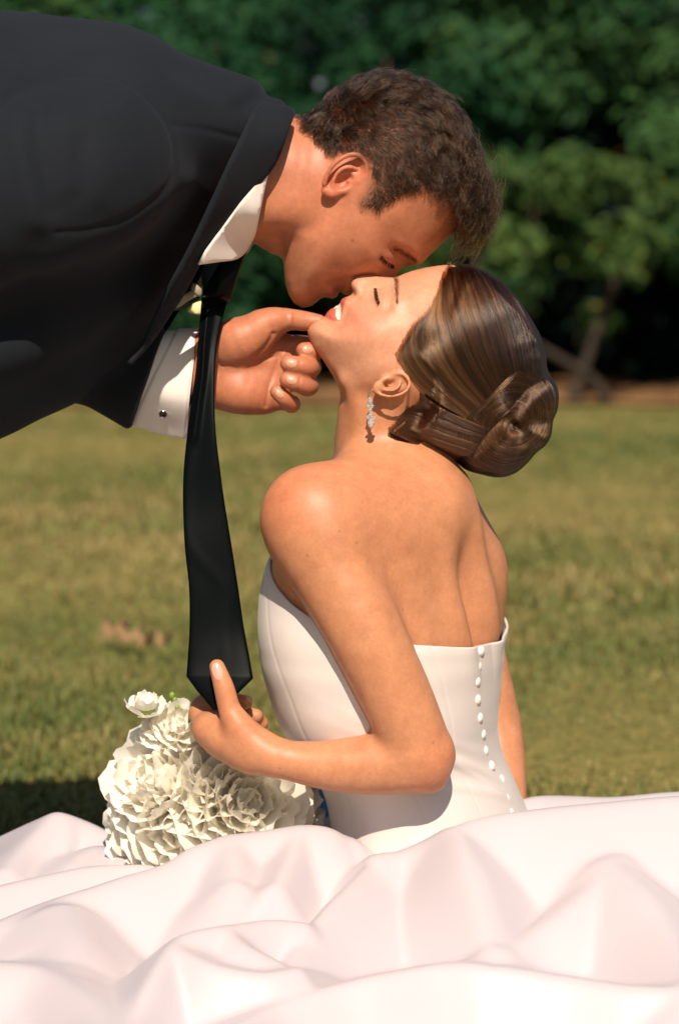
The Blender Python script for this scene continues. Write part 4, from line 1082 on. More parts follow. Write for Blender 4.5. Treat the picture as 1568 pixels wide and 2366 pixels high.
B = grow(roots[m] + gr.normal(size=(m.sum(), 3)) * .0008, nrm[m], fl[m], Ln[m] * .9, 7, L_[m] * .8, (.1 + .3 * fringe + .1 * topness)[m], 22)
hg = strands('hair', np.concatenate((A, B)), np.array((.11, .11, .105, .1, .09, .075, .04)) * mm * 1.5, GH, groom)
strands('eyebrow', follow([(868, 1056), (905, 1076), (950, 1104), (990, 1130)], [(850, 1046), (885, 1060), (930, 1085), (985, 1118)], 70, 4, HG, 3, 8.0, (.0002, .0016), z1, Yg, .7), np.array((.13, .13, .11, .05)) * mm, BROW, groom)
strands('eyelashes', follow([(792, 1098), (815, 1122), (842, 1142), (862, 1152)], [(776, 1112), (800, 1142), (835, 1165), (866, 1172)], 110, 5, HG, 4, 3.0, (.0003, .003), z1, Yg), np.array((.12, .12, .1, .08, .04)) * mm, DARK, groom)

# ------------------------------------------------------------------ suit jacket
def cloth(name, a, b, scale, rough=.8, sheen=.3):
    m = Mat(name); f1 = m.noise(scale, 3, .6); f2 = m.noise(7, 3, .5)
    m.color(m.mix(.5, m.ramp(f1, [(.3, a), (.7, b)]), m.ramp(f2, [(.3, a), (.7, b)])))
    m.set(Roughness=rough, Specular_IOR_Level=.2, Sheen_Weight=sheen, Sheen_Roughness=.5); m.b.inputs['Sheen Tint'].default_value = (*srgb(150, 160, 175), 1)
    m.bump(f1, .25, .0006); return m.m
WOOL = cloth('dark_wool', srgb(15, 19, 25), srgb(28, 31, 38), 1100, .9, .06)
jo = [(0, 62), (350, 95), (620, 126), (800, 186), (960, 275), (1150, 345), (1290, 398), (1350, 438), (1376, 492), (1440, 512), (1490, 540), (1455, 680), (1395, 830), (1365, 880), (1270, 990), (1100, 1200), (1000, 1358), (920, 1500), (840, 1625), (740, 1775), (650, 1880), (560, 1935), (480, 2000), (400, 2078), (200, 2165), (0, 2258)]
jl = [(-500, 2480), (-1000, 2500), (-1500, 2250), (-1800, 1800), (-1800, 1100), (-1550, 500), (-1100, 180), (-600, 80)]
JR = Relief(pts2(z4, spline2(jo + jl, 3, True), GM), [(*PX(*z4(a, b), GM - .1), w, r) for a, b, w, r in
     [(1400, 600, .080, .03), (1250, 560, .095, .06), (1200, 900, .096, .07), (1000, 1200, .092, .08), (900, 500, .17, .10), (600, 400, .2, .12), (600, 900, .2, .14), (800, 1300, .105, .09), (500, 1500, .175, .12), (300, 1000, .2, .15), (0, 600, .2, .16), (0, 1300, .2, .16),
      (200, 1900, .175, .08), (600, 1750, .085, .06), (0, 2100, .18, .08), (-700, 1200, .19, .16), (-1400, 1200, .19, .16), (-700, 400, .18, .15)]], GM, res=.003, pad=.06, nblur=4).done()
FJ = Field(); JR.into(FJ, .0)
jp = lambda *p: pts2(z4, p, -.17)
FJ.chain([P(275, 372, -.115), P(200, 380, -.16), P(80, 430, -.19), P(-60, 490, -.2), P(-280, 640, -.185), P(-480, 860, -.13)], [.07, .083, .083, .079, .066, .055], .03)
FS = Field(); FS.chain([P(300, 360, .16), P(230, 420, .19), P(90, 600, .22), P(60, 690, .19), P(150, 770, .13), P(260, 832, .075), P(360, 886, .045), P(420, 918, .03)], [.08, .08, .074, .07, .064, .059, .0585, .0585], 0)
c0, c1 = P(384, 768, .05), P(298, 1000, .05); sn = np.array((-(c1 - c0)[2], 0, (c1 - c0)[0])); sn /= np.linalg.norm(sn); sn = sn if sn[0] > 0 else -sn
sfn = FS.ops[0][0]
FJ.add(lambda p: smax(sfn(p), (p - c0) @ sn, .004), FS.ops[0][1], FS.ops[0][2], .015)     # sleeve cut off square at the cuff
V, Q = sdf_mesh(FJ, (-1.2, -.31, .3), (.0, .33, 1.14), .0033, smooth=2)
u, v = V[:, 0], V[:, 2]
nr = np.stack([FJ(V + .003 * d) - FJ(V - .003 * d) for d in np.eye(3)], -1); nr /= np.linalg.norm(nr, axis=1)[:, None] + 1e-9
nearside = np.clip((GM - .02 - V[:, 1]) / .05, 0, 1)
dsp = np.zeros(len(V))
def fold(pts, sig, amp, power=2):
    global dsp
    dsp = dsp + amp * np.exp(-(seg_dist(u, v, spline2(jp(*pts), 6)) / sig) ** power)
fold([(350, 400), (520, 405), (690, 455), (830, 590), (895, 750), (885, 900), (800, 1020), (650, 1130), (480, 1185), (330, 1195)], .0026, -.0016)          # armhole seam
fold([(380, 430), (540, 440), (670, 490), (790, 610), (850, 760), (840, 890), (760, 1000), (620, 1090)], .011, .0016)
fold([(890, 640), (1050, 655), (1215, 692)], .0026, -.0018)                                                       # shoulder seam
fold([(225, 620), (245, 800), (285, 960), (310, 1080)], .014, -.006)
fold([(170, 600), (190, 800), (230, 980), (250, 1120)], .016, .008)
fold([(340, 560), (380, 760), (400, 960)], .014, .003); fold([(450, 760), (460, 900), (455, 1010)], .010, -.002); fold([(560, 800), (560, 930), (545, 1010)], .012, .002)
fold([(0, 1690), (180, 1610), (400, 1520), (640, 1440), (850, 1330)], .022, -.012); fold([(0, 1850), (200, 1760), (420, 1650), (660, 1540), (850, 1420)], .028, .008)
fold([(300, 1330), (500, 1270), (700, 1210), (850, 1080), (950, 950)], .018, .006)
fold([(0, 2050), (260, 1950), (480, 1860), (640, 1760)], .03, -.005)
fold([(0, 480), (60, 320), (70, 180)], .012, -.004); fold([(900, 330), (1080, 420), (1180, 500), (1260, 600)], .012, -.003)
dsp = dsp * nearside + .0012 * vnoise(V, 26, 3) + .0007 * vnoise(V, 60, 4)
V = V + nr * dsp[:, None]
jk = empty('suit_jacket', tuple(P(200, 600, GM))); set_parent(jk, groom)
obj('jacket_body', mesh_arrays('jacket_body', V, Q), WOOL, jk)
def rbf_depth(rows):
    r = np.array(rows, float); c = r[:, :2] * 10; n = len(c)
    ker = lambda q: q * np.log(q + 1e-9)
    Pm = np.concatenate((np.ones((n, 1)), c), 1)
    A = np.block([[ker(((c[:, None] - c[None]) ** 2).sum(-1)) + np.eye(n) * 1e-3, Pm], [Pm.T, np.zeros((3, 3))]])
    x = np.linalg.solve(A, np.concatenate((r[:, 2], np.zeros(3))))
    def f(a, b):
        a, b = a * 10, b * 10; o = x[n] + x[n + 1] * a + x[n + 2] * b
        for i in range(n): o = o + x[i] * ker((a - c[i, 0]) ** 2 + (b - c[i, 1]) ** 2)
        return o
    return f
def both_sides(name, poly, depth, mat, parent, th, step=.004, off=0):
    for sgn in (1, -1):
        v, f = patch(poly, depth, step)
        if sgn < 0: v[:, 1] = 2 * GM - v[:, 1]; f = f[:, ::-1]
        o = obj(name, mesh_arrays(name, v, None, f), mat, parent); solid(o, th, 0)
# lapel and collar, one folded strip on each side
lap = spline2(jp((1332, 492), (1420, 506), (1502, 538), (1462, 680), (1402, 832), (1272, 992), (1102, 1202), (1000, 1362), (925, 1500), (845, 1622), (745, 1772), (640, 1895)), 4)
lap2 = spline2(jp((630, 1890), (700, 1790), (770, 1640), (872, 1440), (965, 1270), (1090, 1010), (1180, 810), (1232, 695), (1290, 545)), 4)
LD = rbf_depth([(*PX(*z4(a, b), -.08), y) for a, b, y in ((1340, 500, -.045), (1500, 540, -.030), (1420, 510, -.04), (1462, 680, -.068), (1402, 832, -.072), (1272, 992, -.075), (1102, 1202, -.074), (1000, 1362, -.068), (900, 1520, -.062), (745, 1772, -.06),
     (1290, 545, -.075), (1232, 695, -.102), (1180, 810, -.112), (1090, 1010, -.116), (965, 1270, -.110), (872, 1440, -.102), (700, 1762, -.085))])
ld = lambda a, b: np.minimum(LD(a, b), JR.near(a, b, .004) * 1.0)
ld2 = lambda a, b: np.where(JR.samp(JR.d, a, b) > .012, np.minimum(LD(a, b), JR.near(a, b, .003)), LD(a, b))
def on_cloth(a, b):
    p = np.stack((a, np.full(len(a), -.33), b), -1)
    for _ in range(60): p[:, 1] += np.clip(FJ(p), -.02, .02) * .7
    return np.minimum(p[:, 1], .0)
both_sides('lapel', np.concatenate((lap, lap2)), lambda a, b: np.minimum(on_cloth(a, b) - .004, LD(a, b) - .002), WOOL, jk, .004)
# shirt: collar leaves, front and the far cuff
SH = cloth('white_cotton', srgb(226, 216, 210), srgb(234, 226, 220), 1600, .75, .1)
shirt = empty('shirt', tuple(P(480, 560, GM))); set_parent(shirt, groom)
sc_ = spline2(jp((1372, 862), (1345, 985), (1316, 1120), (1298, 1190), (1274, 1242), (1235, 1302), (1186, 1338), (1100, 1350)), 4)
sc2 = jp((998, 1364), (1040, 1290), (1120, 1180), (1220, 1040), (1310, 920))
SD = rbf_depth([(*PX(*z4(a, b), -.05), y) for a, b, y in ((1372, 862, -.072), (1345, 985, -.070), (1316, 1120, -.062), (1274, 1242, -.018), (1235, 1302, -.024), (1186, 1338, -.042), (1100, 1350, -.066), (998, 1364, -.080), (1120, 1180, -.084), (1220, 1040, -.082))])
both_sides('collar_leaf', np.concatenate((sc_, sc2)), SD, SH, shirt, .0022, .003)
# collar band and shirt front behind the tie
F2 = Field(); F2.chain([P(*z1(-160, 600), GM), P(*z1(0, 640), GM), P(*z1(60, 655), GM)], [.07, .067, .066], 0)
V, Q = sdf_mesh(F2, (-.6, -.12, .5), (.1, .16, 1.1), .004)
obj('shirt_front', mesh_arrays('shirt_front', V, Q), SH, shirt)
# cuff: flattened tube folded back on itself, link below
def loft(rings, closed=True):
    V = np.concatenate(rings); n = len(rings[0]); I = np.arange(len(V)).reshape(len(rings), n)
    J = np.roll(I, -1, 1)
    return V, np.stack((I[:-1], J[:-1], J[1:], I[1:]), -1).reshape(-1, 4)
an = np.linspace(0, 2 * math.pi, 72, endpoint=False)
def cuff_ring(a, b, hw, sharp=.55, grow=0.0):
    """a top, b bottom point (picture, zoom 4); teardrop closed at the bottom where the two edges kiss"""
    A_, B_ = P(*z4(*a), .05), P(*z4(*b), .05); c = (A_ + B_) / 2; h = (B_ - A_) / 2
    s = -np.cos(an); wd = np.sqrt(np.maximum(1 - s * s, 0)) * np.where(s > .25, 1 - .75 * ((s - .25) / .75) ** 1.3, 1)
    return c + np.outer(s, h * (1 + grow)) + np.outer(np.sign(np.sin(an)) * wd, (0, hw * (1 + grow), 0))
rg = [cuff_ring((860, 1716), (600, 2095), .040), cuff_ring((885, 1712), (640, 2140), .040), cuff_ring((930, 1712), (715, 2178), .039), cuff_ring((960, 1712), (790, 2205), .038), cuff_ring((990, 1712), (870, 2226), .037), cuff_ring((1012, 1714), (935, 2240), .036), cuff_ring((1022, 1716), (966, 2246), .036)]
rg = [rg[0] * (1 - t) + rg[1] * t if False else x for x, t in zip(rg, range(9))]
dn = []
for a, b in zip(rg[:-1], rg[1:]):
    for t in (0, .33, .66): dn.append(a + (b - a) * t)
dn.append(rg[-1])
V, Q = loft(dn); V = V + np.stack((0 * V[:, 0], .0012 * vnoise(V, 70, 8), .0006 * vnoise(V, 50, 9)), -1)
cf = obj('cuff', mesh_arrays('cuff', V, Q), SH, shirt); solid(cf, .0022, -1)
V = np.concatenate([d for d in dn[2:]]); dn2 = [d * 1.0 + np.array((.0, 0, 0)) + (d - d.mean(0)) * .035 for d in dn[5:-1]]
V, Q = loft(dn2); V = V + np.stack((0 * V[:, 0], .0010 * vnoise(V, 60, 18), .0008 * vnoise(V, 50, 19)), -1)
solid(obj('cuff_fold', mesh_arrays('cuff_fold', V, Q), SH, shirt), .0022, -1)
lk = empty('cuff_link', tuple(P(*z4(850, 2128), .02))); set_parent(lk, shirt)
def disc(c, r, th, bev, n=24):
    rings = [[c + np.array((rr * math.cos(a), y, rr * math.sin(a))) for a in np.linspace(0, 6.2832, n, endpoint=False)] for rr, y in ((r, 0), (r, -th + bev), (r - bev, -th), (r * .05, -th))]
    return loft([np.array(x) for x in rings])
cl_ = P(*z4(851, 2128), .05) + np.array((0, -.0262, 0))
obj('link_rim', mesh_arrays('link_rim', *disc(cl_, .0048, .003, .001)), SIL, lk)
obj('link_stone', mesh_arrays('link_stone', *disc(cl_ + np.array((0, -.0024, 0)), .0038, .0016, .0008)), plain('onyx', srgb(14, 13, 14), .12, .6).m, lk)
# dark strap at the wrist
rs = []
for x in (512, 560, 600):
    c = q3(x, 912, .05); rs.append(np.array([c + np.array((0, .028 * math.sin(a), .040 * math.cos(a))) for a in an]))
V, Q = loft(rs); solid(obj('wrist_strap', mesh_arrays('wrist_strap', V, Q), plain('strap_leather', srgb(26, 22, 20), .5).m, groom), .002)

# ------------------------------------------------------------------ tie
m = Mat('tie_silk'); f1 = m.noise(1500, 2, .5, stretch=(1, 1, .3))
m.color(m.ramp(f1, [(.3, srgb(4, 7, 8)), (.7, srgb(9, 13, 14))])); m.set(Roughness=.36, Specular_IOR_Level=.04, Sheen_Weight=.0, Sheen_Roughness=.4); m.bump(f1, .2, .0004); TIE = m.m
tie = empty('necktie', tuple(P(500, 640, 0))); set_parent(tie, groom)
# left edge, right edge, depth, ridge place, ridge height
tb = [(470, 655, 538, 655, -.002, .1, .002), (466, 690, 527, 692, -.004, -.3, .006), (462, 740, 514, 740, -.012, -.35, .008), (457, 800, 502, 800, -.020, -.3, .010), (452, 860, 497, 862, -.028, -.25, .010), (442, 930, 496, 930, -.036, -.35, .009), (433, 1000, 499, 1000, -.044, -.5, .008),
      (425, 1080, 508, 1078, -.052, -.7, .006), (423, 1160, 519, 1160, -.060, -.8, .005), (427, 1260, 535, 1258, -.072, -.8, .004), (437, 1360, 550, 1355, -.082, .5, .004), (438, 1450, 563, 1445, -.09, .4, .005), (434, 1520, 576, 1515, -.098, .3, .006), (431, 1562, 585, 1567, -.104, .2, .005), (455, 1595, 552, 1600, -.107, .1, .004), (480, 1625, 516, 1628, -.110, 0, .002), (494, 1640, 499, 1641, -.111, 0, .001)]
tb = np.concatenate((spline2(np.array(tb[:14], float), 6)[:-1], np.array(tb[13:], float)))
sx = np.linspace(-1, 1, 25); rings = []
for i, r in enumerate(tb):
    a, b = P(r[0], r[1], r[4]), P(r[2], r[3], r[4] + .004 * math.sin(i * .13))
    ft = [a + (b - a) * (s + 1) / 2 + np.array((0, -.0012 * (1 - s ** 10) - .5 * r[6] * (1 if r[1] < 1020 else .35) * math.exp(-((s - r[5]) / .3) ** 2) + .0006 * math.sin(s * 2.2 + i * .08), 0)) for s in sx]
    bk = [p + np.array((0, .004, 0)) * (1 - s ** 8) for p, s in zip(ft[::-1], sx[::-1])][1:-1]
    rings.append(np.array(ft + bk))
V, Q = loft(rings); obj('blade', mesh_arrays('blade', V, Q), TIE, tie)
kn = [(470, 600, 585, 560, -.005, 0, .014), (468, 615, 568, 588, -.008, 0, .018), (466, 640, 555, 625, -.012, .1, .02), (466, 665, 544, 660, -.013, .2, .019), (467, 682, 535, 690, -.012, .3, .014), (470, 690, 530, 697, -.006, .3, .004)]
rings = []
for i, r in enumerate(spline2(np.array(kn, float), 4)):
    a, b = P(r[0], r[1], r[4]), P(r[2], r[3], r[4])
    ft = [a + (b - a) * (s + 1) / 2 + np.array((0, -r[6] * (1 - s * s) ** .6 - .003 * math.exp(-((s - r[5]) / .3) ** 2), 0)) for s in sx]
    bk = [p + np.array((0, .03, 0)) * (1 - s * s) ** .5 for p, s in zip(ft[::-1], sx[::-1])][1:-1]
    rings.append(np.array(ft + bk))
V, Q = loft(rings); obj('knot', mesh_arrays('knot', V, Q), TIE, tie)

# ------------------------------------------------------------------ trousers and shoes (the legs he stands on)
F3 = Field()
for s in (-1, 1):
    F3.chain([(-.70, GM + .06 * s, .88), (-.80, GM + .11 * s, .72), (-.80, GM + .12 * s, .46), (-.83, GM + .12 * s, .08)], [.15, .105, .08, .075], .03)
V, Q = sdf_mesh(F3, (-1.1, -.3, .0), (-.4, .34, 1.1), .013, smooth=2); V = V + vnoise(V, 24, 6)[:, None] * .002
obj('trousers', mesh_arrays('trousers', V, Q), WOOL, groom)
SHOE = plain('black_leather', srgb(16, 15, 15), .3).m
for s in (-1, 1):
    F4 = Field(); F4.chain([(-.88, GM + .12 * s, .045), (-.76, GM + .125 * s, .045), (-.64, GM + .135 * s, .03)], [.042, .046, .032], .01).add(lambda p: .006 - p[:, 2], (-1, -1, -1), (0, 1, .3), .004, 'i')
    V, Q = sdf_mesh(F4, (-1, -.2 + GM, -.01), (-.5, .22 + GM, .14), .005, smooth=2); obj('shoe', mesh_arrays('shoe', V, Q), SHOE, groom)
F5 = Field(); F5.chain([P(-470, 850, -.135), P(-560, 960, -.11), P(-610, 1040, -.09)], [.03, .036, .028], .01)
V, Q = sdf_mesh(F5, (-.9, -.3, .4), (-.4, .1, .85), .004); me = mesh_arrays('hand', V, Q); vcol(me, 'Col', np.tile(SKIN_G, (len(V), 1))); obj('hand', me, SKIN, groom)

# ------------------------------------------------------------------ boutonniere on the far lapel
bt = empty('boutonniere', tuple(P(*z4(985, 1560), .0))); tag(bt, 'small cream flower with grey ribbon pinned on the far lapel behind the tie', 'boutonniere')
def flat_piece(name, pts, Y, mat, bulge, parent, th=.0012):
    pl = spline2(pts2(z4, pts, Y), 4, True); c = pl.mean(0); R_ = np.hypot(*(pl - c).T).max()
    v, f = patch(pl, lambda a, b: Y - bulge * (1 - np.clip(np.hypot(a - c[0], b - c[1]) / R_, 0, 1) ** 2) + .002 * np.sin(a * 300), .003)
    return solid(obj(name, mesh_arrays(name, v, None, f), mat, parent), th)
RIB = plain('grey_ribbon', srgb(150, 138, 120), .6).m; PET = plain('cream_petal', srgb(238, 222, 160), .5, Subsurface_Weight=.2, Subsurface_Scale=.003).m; LF = plain('dark_leaf', srgb(36, 48, 34), .5).m
flat_piece('ribbon', [(900, 1562), (985, 1500), (1045, 1490), (1050, 1510), (985, 1545), (912, 1590)], .004, RIB, .004, bt)
flat_piece('ribbon_tail', [(1000, 1458), (1048, 1500), (1040, 1530), (990, 1505)], .002, RIB, .003, bt)
flat_piece('petal', [(970, 1605), (985, 1575), (1045, 1555), (1050, 1620), (1010, 1618)], .006, PET, .006, bt)
flat_piece('leaf', [(860, 1600), (930, 1560), (1030, 1530), (1000, 1565), (920, 1600)], .01, LF, .004, bt)

# ================================================================== the skirt spread over the grass
sxx = np.arange(-.86, .86, .0045); syy = np.arange(-.74, .52, .0045)
SX, SY = np.meshgrid(sxx, syy, indexing='ij')
SZ = np.full(SX.shape, .004)
def ridge(rows, sr, sl, r=.02, k=.012):
    """a fold: crest line; sr, sl are the slopes to the right and to the left of its run (right = towards the camera when it runs to the right)"""
    global SZ
    k *= .6
    p = np.array([P(*a) for a in rows]); p = spline2(p, 6)
    best = np.full(SX.shape, 1e9); zc = np.zeros(SX.shape); sg = np.zeros(SX.shape)
    for a, b in zip(p[:-1], p[1:]):
        ab = b - a; L = math.hypot(ab[0], ab[1]) + 1e-9
        t = np.clip(((SX - a[0]) * ab[0] + (SY - a[1]) * ab[1]) / L ** 2, 0, 1)
        cx, cy = a[0] + t * ab[0], a[1] + t * ab[1]
        d2 = (SX - cx) ** 2 + (SY - cy) ** 2; m = d2 < best
        best = np.where(m, d2, best); zc = np.where(m, a[2] + t * ab[2], zc); sg = np.where(m, (ab[0] * (SY - a[1]) - ab[1] * (SX - a[0])) / L, sg)
    d = np.sqrt(best); w = 1 / (1 + np.exp(-np.clip(sg / (d + 1e-6), -1, 1) * 5)); slp = sr + (sl - sr) * w
    SZ = smax(SZ, zc - slp * (np.sqrt(d * d + r * r) - r), k)
ridge([(-160, 2010, .13), (-40, 1985, .12), (60, 1930, .11), (130, 1886, .10), (200, 1903, .10), (270, 1940, .08)], .8, 1.8, .010)
ridge([(130, 1888, .10), (60, 1960, .04), (20, 2010, -.01)], .5, .9, .010)
ridge([(230, 1960, .02), (330, 1990, -.02), (500, 1960, -.02), (700, 1925, -.02)], .5, .8, .02)
ridge([(-100, 2080, -.12), (60, 2040, -.11), (200, 2010, -.09), (340, 2005, -.08)], .8, .9, .010)
ridge([(-200, 2230, -.33), (-80, 2182, -.30), (0, 2138, -.28), (120, 2090, -.25), (260, 2046, -.22), (380, 2010, -.19), (450, 1966, -.165), (530, 1938, -.15), (620, 1924, -.14), (700, 1913, -.13), (760, 1920, -.125), (800, 1940, -.12)], .95, 1.7, .018)
ridge([(535, 1940, -.155), (540, 1985, -.19), (538, 2040, -.23)], .75, .75, .012, .010)
ridge([(690, 1918, -.14), (680, 1960, -.17), (660, 2010, -.21), (640, 2050, -.24)], .5, 1.4, .008, .006)
ridge([(870, 1978, -.18), (920, 1972, -.17), (990, 1942, -.165), (1050, 1914, -.16), (1130, 1892, -.155), (1200, 1880, -.15), (1350, 1862, -.15), (1568, 1848, -.15), (1800, 1840, -.15)], .95, 1.2, .016)
ridge([(890, 1975, -.175), (850, 2005, -.20), (790, 2070, -.26), (720, 2150, -.325), (670, 2220, -.38), (650, 2260, -.41)], 1.8, .8, .010, .006)
ridge([(1130, 1905, .06), (1230, 1846, .10), (1400, 1848, .13), (1568, 1836, .15), (1800, 1830, .16)], .6, 1.6, .014)
ridge([(1300, 1950, -.02), (1440, 1905, .0), (1568, 1880, .02), (1800, 1870, .02)], .7, .9, .014)
ridge([(1430, 1985, -.22), (1380, 2040, -.25), (1300, 2108, -.29), (1220, 2165, -.32), (1150, 2210, -.35), (1080, 2236, -.37)], .75, 1.15, .016, .008)
ridge([(1410, 1990, -.225), (1480, 2060, -.28), (1540, 2150, -.34), (1600, 2260, -.42)], .95, .7, .022, .012)
ridge([(560, 2372, -.52), (640, 2332, -.48), (760, 2292, -.45), (870, 2264, -.43), (1010, 2240, -.405), (1130, 2241, -.395), (1300, 2262, -.41), (1460, 2286, -.43), (1620, 2292, -.44)], 2.0, .35, .010, .008)
ridge([(290, 2400, -.54), (340, 2290, -.48), (400, 2190, -.415), (440, 2163, -.395), (520, 2148, -.375), (620, 2134, -.345), (700, 2140, -.335)], 1.5, .9, .010, .008)
ridge([(400, 2190, -.415), (480, 2236, -.445), (600, 2262, -.455), (690, 2250, -.44)], 1.6, .3, .008, .006)
ridge([(520, 2150, -.377), (560, 2190, -.40), (640, 2235, -.425)], 1.0, .8, .008, .006)
ridge([(-150, 2250, -.40), (0, 2232, -.40), (120, 2250, -.42), (220, 2320, -.49), (260, 2400, -.56)], 1.4, .6, .03, .02)
ridge([(150, 2100, -.28), (170, 2170, -.34), (160, 2235, -.39)], .6, .9, .03, .015)
ridge([(1050, 1916, -.17), (1085, 2000, -.24), (1110, 2080, -.29), (1140, 2190, -.345)], .9, .75, .014, .008)
# the skirt gathers up at her waist
wz = P(960, 1960, 0)
SZ = smax(SZ, wz[2] + .02 - .9 * np.maximum(np.hypot((SX - wz[0]) * .9, SY - .01) - .10, 0) - 0, .03)
pn = np.stack((SX.ravel(), SY.ravel()), -1)
SZ = SZ + (.0014 * vnoise(pn @ np.array(((1, .4), (-.3, 1.6))), 13, 2) + .0005 * vnoise(pn @ np.array(((1.4, .2), (.5, .8))), 30, 6)).reshape(SX.shape) * np.clip(SZ / .05, 0, 1)
sm_ = spline2(np.array([P(1050, 1912, -.16)[:2], P(1095, 2050, -.26)[:2], P(1150, 2212, -.35)[:2], P(1130, 2260, -.40)[:2], P(1100, 2365, -.5)[:2]]), 8)
SZ = SZ - .0012 * np.exp(-(seg_dist(SX, SY, sm_) / .008) ** 2)
SZ = blur(SZ, 1)
# outline of the spread skirt on the ground: an uneven oval
ang = np.arctan2(SY + .10, SX - .05); rad = np.hypot((SX - .05) / .84, (SY + .10) / .60); lim = 1 + .05 * np.sin(3 * ang + 1) + .04 * np.sin(7 * ang)
fall = np.clip((lim - rad) / .10, 0, 1); fall = np.sqrt(1 - (1 - fall) ** 2)
SZ = SZ * fall + .004
keepv = rad < lim
I = np.arange(SX.size).reshape(SX.shape)
Q = np.stack((I[:-1, :-1], I[1:, :-1], I[1:, 1:], I[:-1, 1:]), -1).reshape(-1, 4)
Q = Q[keepv.ravel()[Q].all(1)]
use = np.zeros(SX.size, bool); use[Q.ravel()] = True; remap = np.cumsum(use) - 1
V = np.stack((SX, SY, SZ), -1).reshape(-1, 3)[use]
SKIRT = satin('skirt_satin', srgb(192, 182, 186), .33, .7)
sk = obj('skirt', mesh_arrays('skirt', V, remap[Q]), SKIRT, gown); solid(sk, .002, -1)

# folded blue blanket behind her
m = Mat('blue_wool'); f1 = m.noise(300, 3, .6); m.color(m.ramp(f1, [(.3, srgb(44, 76, 120)), (.7, srgb(70, 106, 150))])); m.set(Roughness=.9); m.bump(f1, .4, .002)
bc = np.array((-.08, .98)); bx, by = np.meshgrid(np.linspace(-.2, .2, 40), np.linspace(-.14, .14, 28), indexing='ij')
bz = .05 * (1 - (np.abs(bx) / .2) ** 6) ** .5 * (1 - (np.abs(by) / .14) ** 6) ** .5 + .004 * np.sin(bx * 40 + by * 25)
V = np.stack((bx + bc[0], by + bc[1], bz + .008), -1).reshape(-1, 3); I = np.arange(V.shape[0]).reshape(bx.shape)
Q = np.stack((I[:-1, :-1], I[1:, :-1], I[1:, 1:], I[:-1, 1:]), -1).reshape(-1, 4)
o = obj('blanket', mesh_arrays('blanket', V, Q), m.m); tag(o, 'blue folded blanket on the grass behind the bouquet and gown', 'blanket')

# ================================================================== bouquet
pr = np.random.RandomState(3)
bq = empty('bouquet', tuple(P(460, 1900, -.03))); tag(bq, 'bouquet of white peonies and buds lying on the skirt below the bride\'s hand', 'bouquet')
m = Mat('peony_petal'); f1 = m.noise(120, 3, .5)
m.color(m.ramp(f1, [(.3, srgb(250, 245, 233)), (.7, srgb(253, 250, 242))])); m.set(Roughness=.6, Specular_IOR_Level=.25)
tl = m.n('ShaderNodeBsdfTranslucent'); tl.inputs[0].default_value = (*srgb(252, 246, 230), 1)
mx_ = m.n('ShaderNodeMixShader'); mx_.inputs[0].default_value = .42
m.l(m.b.outputs[0], mx_.inputs[1]); m.l(tl.outputs[0], mx_.inputs[2]); m.l(mx_.outputs[0], m.nt.nodes['Material Output'].inputs[0]); m.bump(f1, .2, .001); PETAL = m.m
GREEN = plain('bud_green', srgb(120, 142, 58), .5).m; STEM = plain('stem_green', srgb(82, 106, 48), .6).m
def petal_mesh(seed, phi1, dl, flare, ruff):
    """a piece of a bowl: grows from the foot of a unit sphere up its side, the rim wavy and nicked"""
    r = np.random.RandomState(seed); nu, nv = 7, 7; V = []; ph = r.rand(4) * 6.28
    for i in range(nv):
        t = i / (nv - 1)
        for j in range(nu):
            s = j / (nu - 1) * 2 - 1
            top = 1 - .16 * abs(s) ** 2.2 + .05 * ruff * math.cos(s * 5 + ph[0]) + .035 * ruff * math.cos(s * 11 + ph[1])
            phi = math.radians(12 + (phi1 - 12) * t * top)
            wd = math.sin((.08 + .80 * t) * math.pi) ** .55
            lam = math.radians(dl) * s * wd / max(.55, math.sin(phi))
            rho = 1 + flare * t ** 2.5 + ruff * t ** 3 * (.05 * math.sin(s * 6 + ph[2]) + .03 * math.sin(s * 12 + ph[3])) - .05 * (1 - s * s) * t
            V.append((rho * math.sin(phi) * math.sin(lam), -rho * math.sin(phi) * math.cos(lam), -rho * math.cos(phi)))
    I = np.arange(nu * nv).reshape(nv, nu)
    Q = np.stack((I[:-1, :-1], I[:-1, 1:], I[1:, 1:], I[1:, :-1]), -1).reshape(-1, 4)
    me = mesh_arrays('petal', V, Q); me.materials.append(PETAL); return me
# layer: radius, how far up the bowl, count, half width in degrees, outward flare, ruffle
LAYERS = [(1.16, 74, 7, 40, .40, .5), (.98, 90, 7, 39, .36, .6), (.80, 104, 7, 38, .32, .8), (.62, 116, 6, 40, .28, 1.0), (.44, 128, 5, 44, .22, 1.3), (.27, 140, 4, 50, .15, 1.5)]
LIB = [[petal_mesh(10 * i + k, l[1], l[3], l[4], l[5]) for k in range(4)] for i, l in enumerate(LAYERS)]
def flower(name, c, n, R, layers, parent):
    root = empty(name, tuple(c)); set_parent(root, parent)
    base = Matrix.Translation(Vector(c)) @ Vector(n).to_track_quat('Z', 'Y').to_matrix().to_4x4() @ Matrix.Rotation(pr.rand() * 6.28, 4, 'Z')
    for li in layers:
        rad, _, cnt, *_ = LAYERS[li]
        for i in range(cnt):
            az = 2 * math.pi * (i + .35 * pr.rand() + .37 * li) / cnt
            M = base @ Matrix.Rotation(az, 4, 'Z') @ Matrix.Rotation(pr.normal() * .09, 4, 'X') @ Matrix.Rotation(pr.normal() * .10, 4, 'Y') @ Matrix.Diagonal((R * rad * (.94 + .12 * pr.rand()),) * 3 + (1,))
            o = bpy.data.objects.new('petal', LIB[li][pr.randint(4)]); COL.objects.link(o)
            lo_, ro_, sc_2 = M.decompose(); o.location, o.rotation_euler, o.scale = lo_, ro_.to_euler(), sc_2
            set_parent(o, root)
    return root
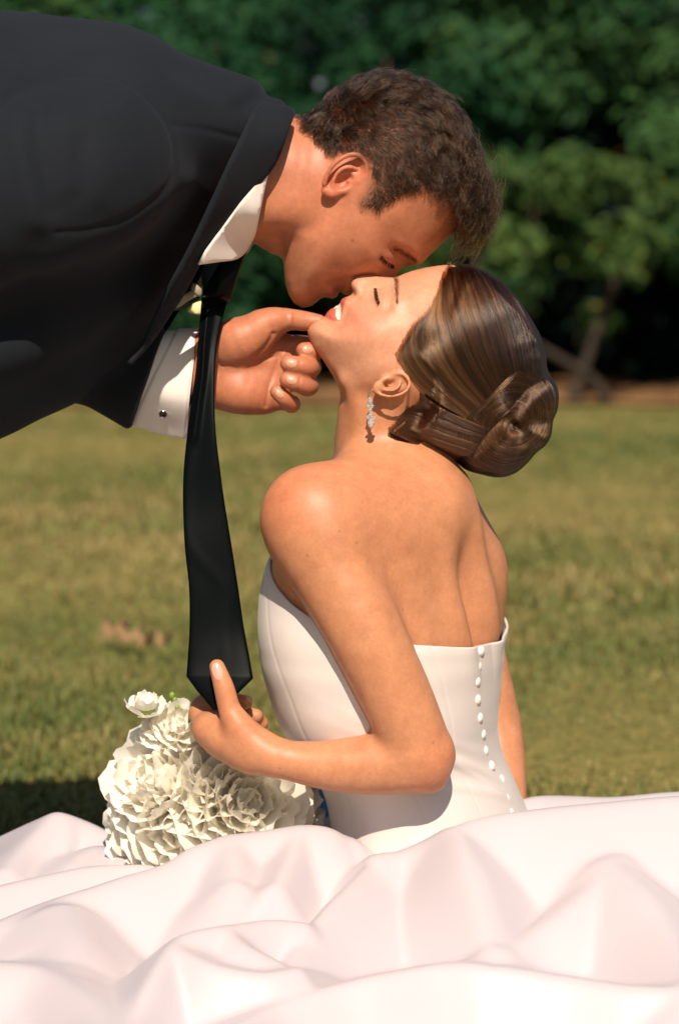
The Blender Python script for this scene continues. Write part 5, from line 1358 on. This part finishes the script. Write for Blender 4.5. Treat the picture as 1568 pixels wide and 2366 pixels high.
for (x, y, Y, R, n) in ((345, 1795, -.045, .050, (-.55, -.75, .4)), (470, 1765, -.055, .052, (-.05, -.8, .6)), (575, 1850, -.075, .050, (.25, -.9, .3)), (430, 1910, -.065, .052, (-.15, -.95, .1)), (650, 1830, -.035, .046, (.6, -.6, .4)), (325, 1925, -.03, .045, (-.6, -.75, .0)), (500, 1945, -.06, .036, (.1, -.95, -.2))):
    flower('peony', P(x, y, Y), n, R, range(6), bq)
# small side flowers and buds
for (x, y, Y, R, n, ly) in ((365, 1675, -.04, .017, (-.3, -.8, .5), (0, 2, 4)), (418, 1668, -.045, .019, (.2, -.8, .5), (0, 1, 3, 5)), (338, 1618, -.04, .018, (.12, -.25, .95), (1, 3)), (690, 1880, -.02, .016, (.5, -.8, .1), (0, 2)), (722, 1840, -.01, .018, (.9, -.3, .2), (0, 2))):
    flower('side_flower', P(x, y, Y), n, R, ly, bq)
for pth in ([(338, 1640, -.03), (350, 1680, -.02), (365, 1730, .0)], [(400, 1606, -.03), (398, 1640, -.025), (395, 1700, .0)], [(385, 1640, -.03), (400, 1660, -.02), (410, 1700, .0)], [(440, 1640, -.05), (435, 1680, -.03), (420, 1720, -.01)], [(500, 1880, .0), (560, 1920, .0), (640, 1960, .0)]):
    v, q, t = tube(spline2(np.array([P(*p) for p in pth]), 5), .0016, 6); obj('stem', mesh_arrays('stem', v, q, t), STEM, bq)
def bud(c, r, mat, name='bud'):
    f = Field(); f.ell(c, (r * .8, r * .8, r), 0); v, q = sdf_mesh(f, np.array(c) - r * 1.5, np.array(c) + r * 1.5, r / 4, 1, 1, 3); return obj(name, mesh_arrays(name, v, q), mat, bq)
for x, y, r in ((398, 1606, .0042), (404, 1616, .0035), (388, 1634, .0038), (410, 1634, .0036), (378, 1652, .0042), (690, 1868, .004), (682, 1882, .0036)): bud(P(x, y, -.03), r, GREEN)
# green calyx under the upright bud
fl_ = Field(); fl_.ell(P(340, 1638, -.038), (.009, .008, .006), 0); v, q = sdf_mesh(fl_, P(340, 1638, -.038) - .015, P(340, 1638, -.038) + .015, .0025, 1, 1, 3); obj('calyx', mesh_arrays('calyx', v, q), GREEN, bq)
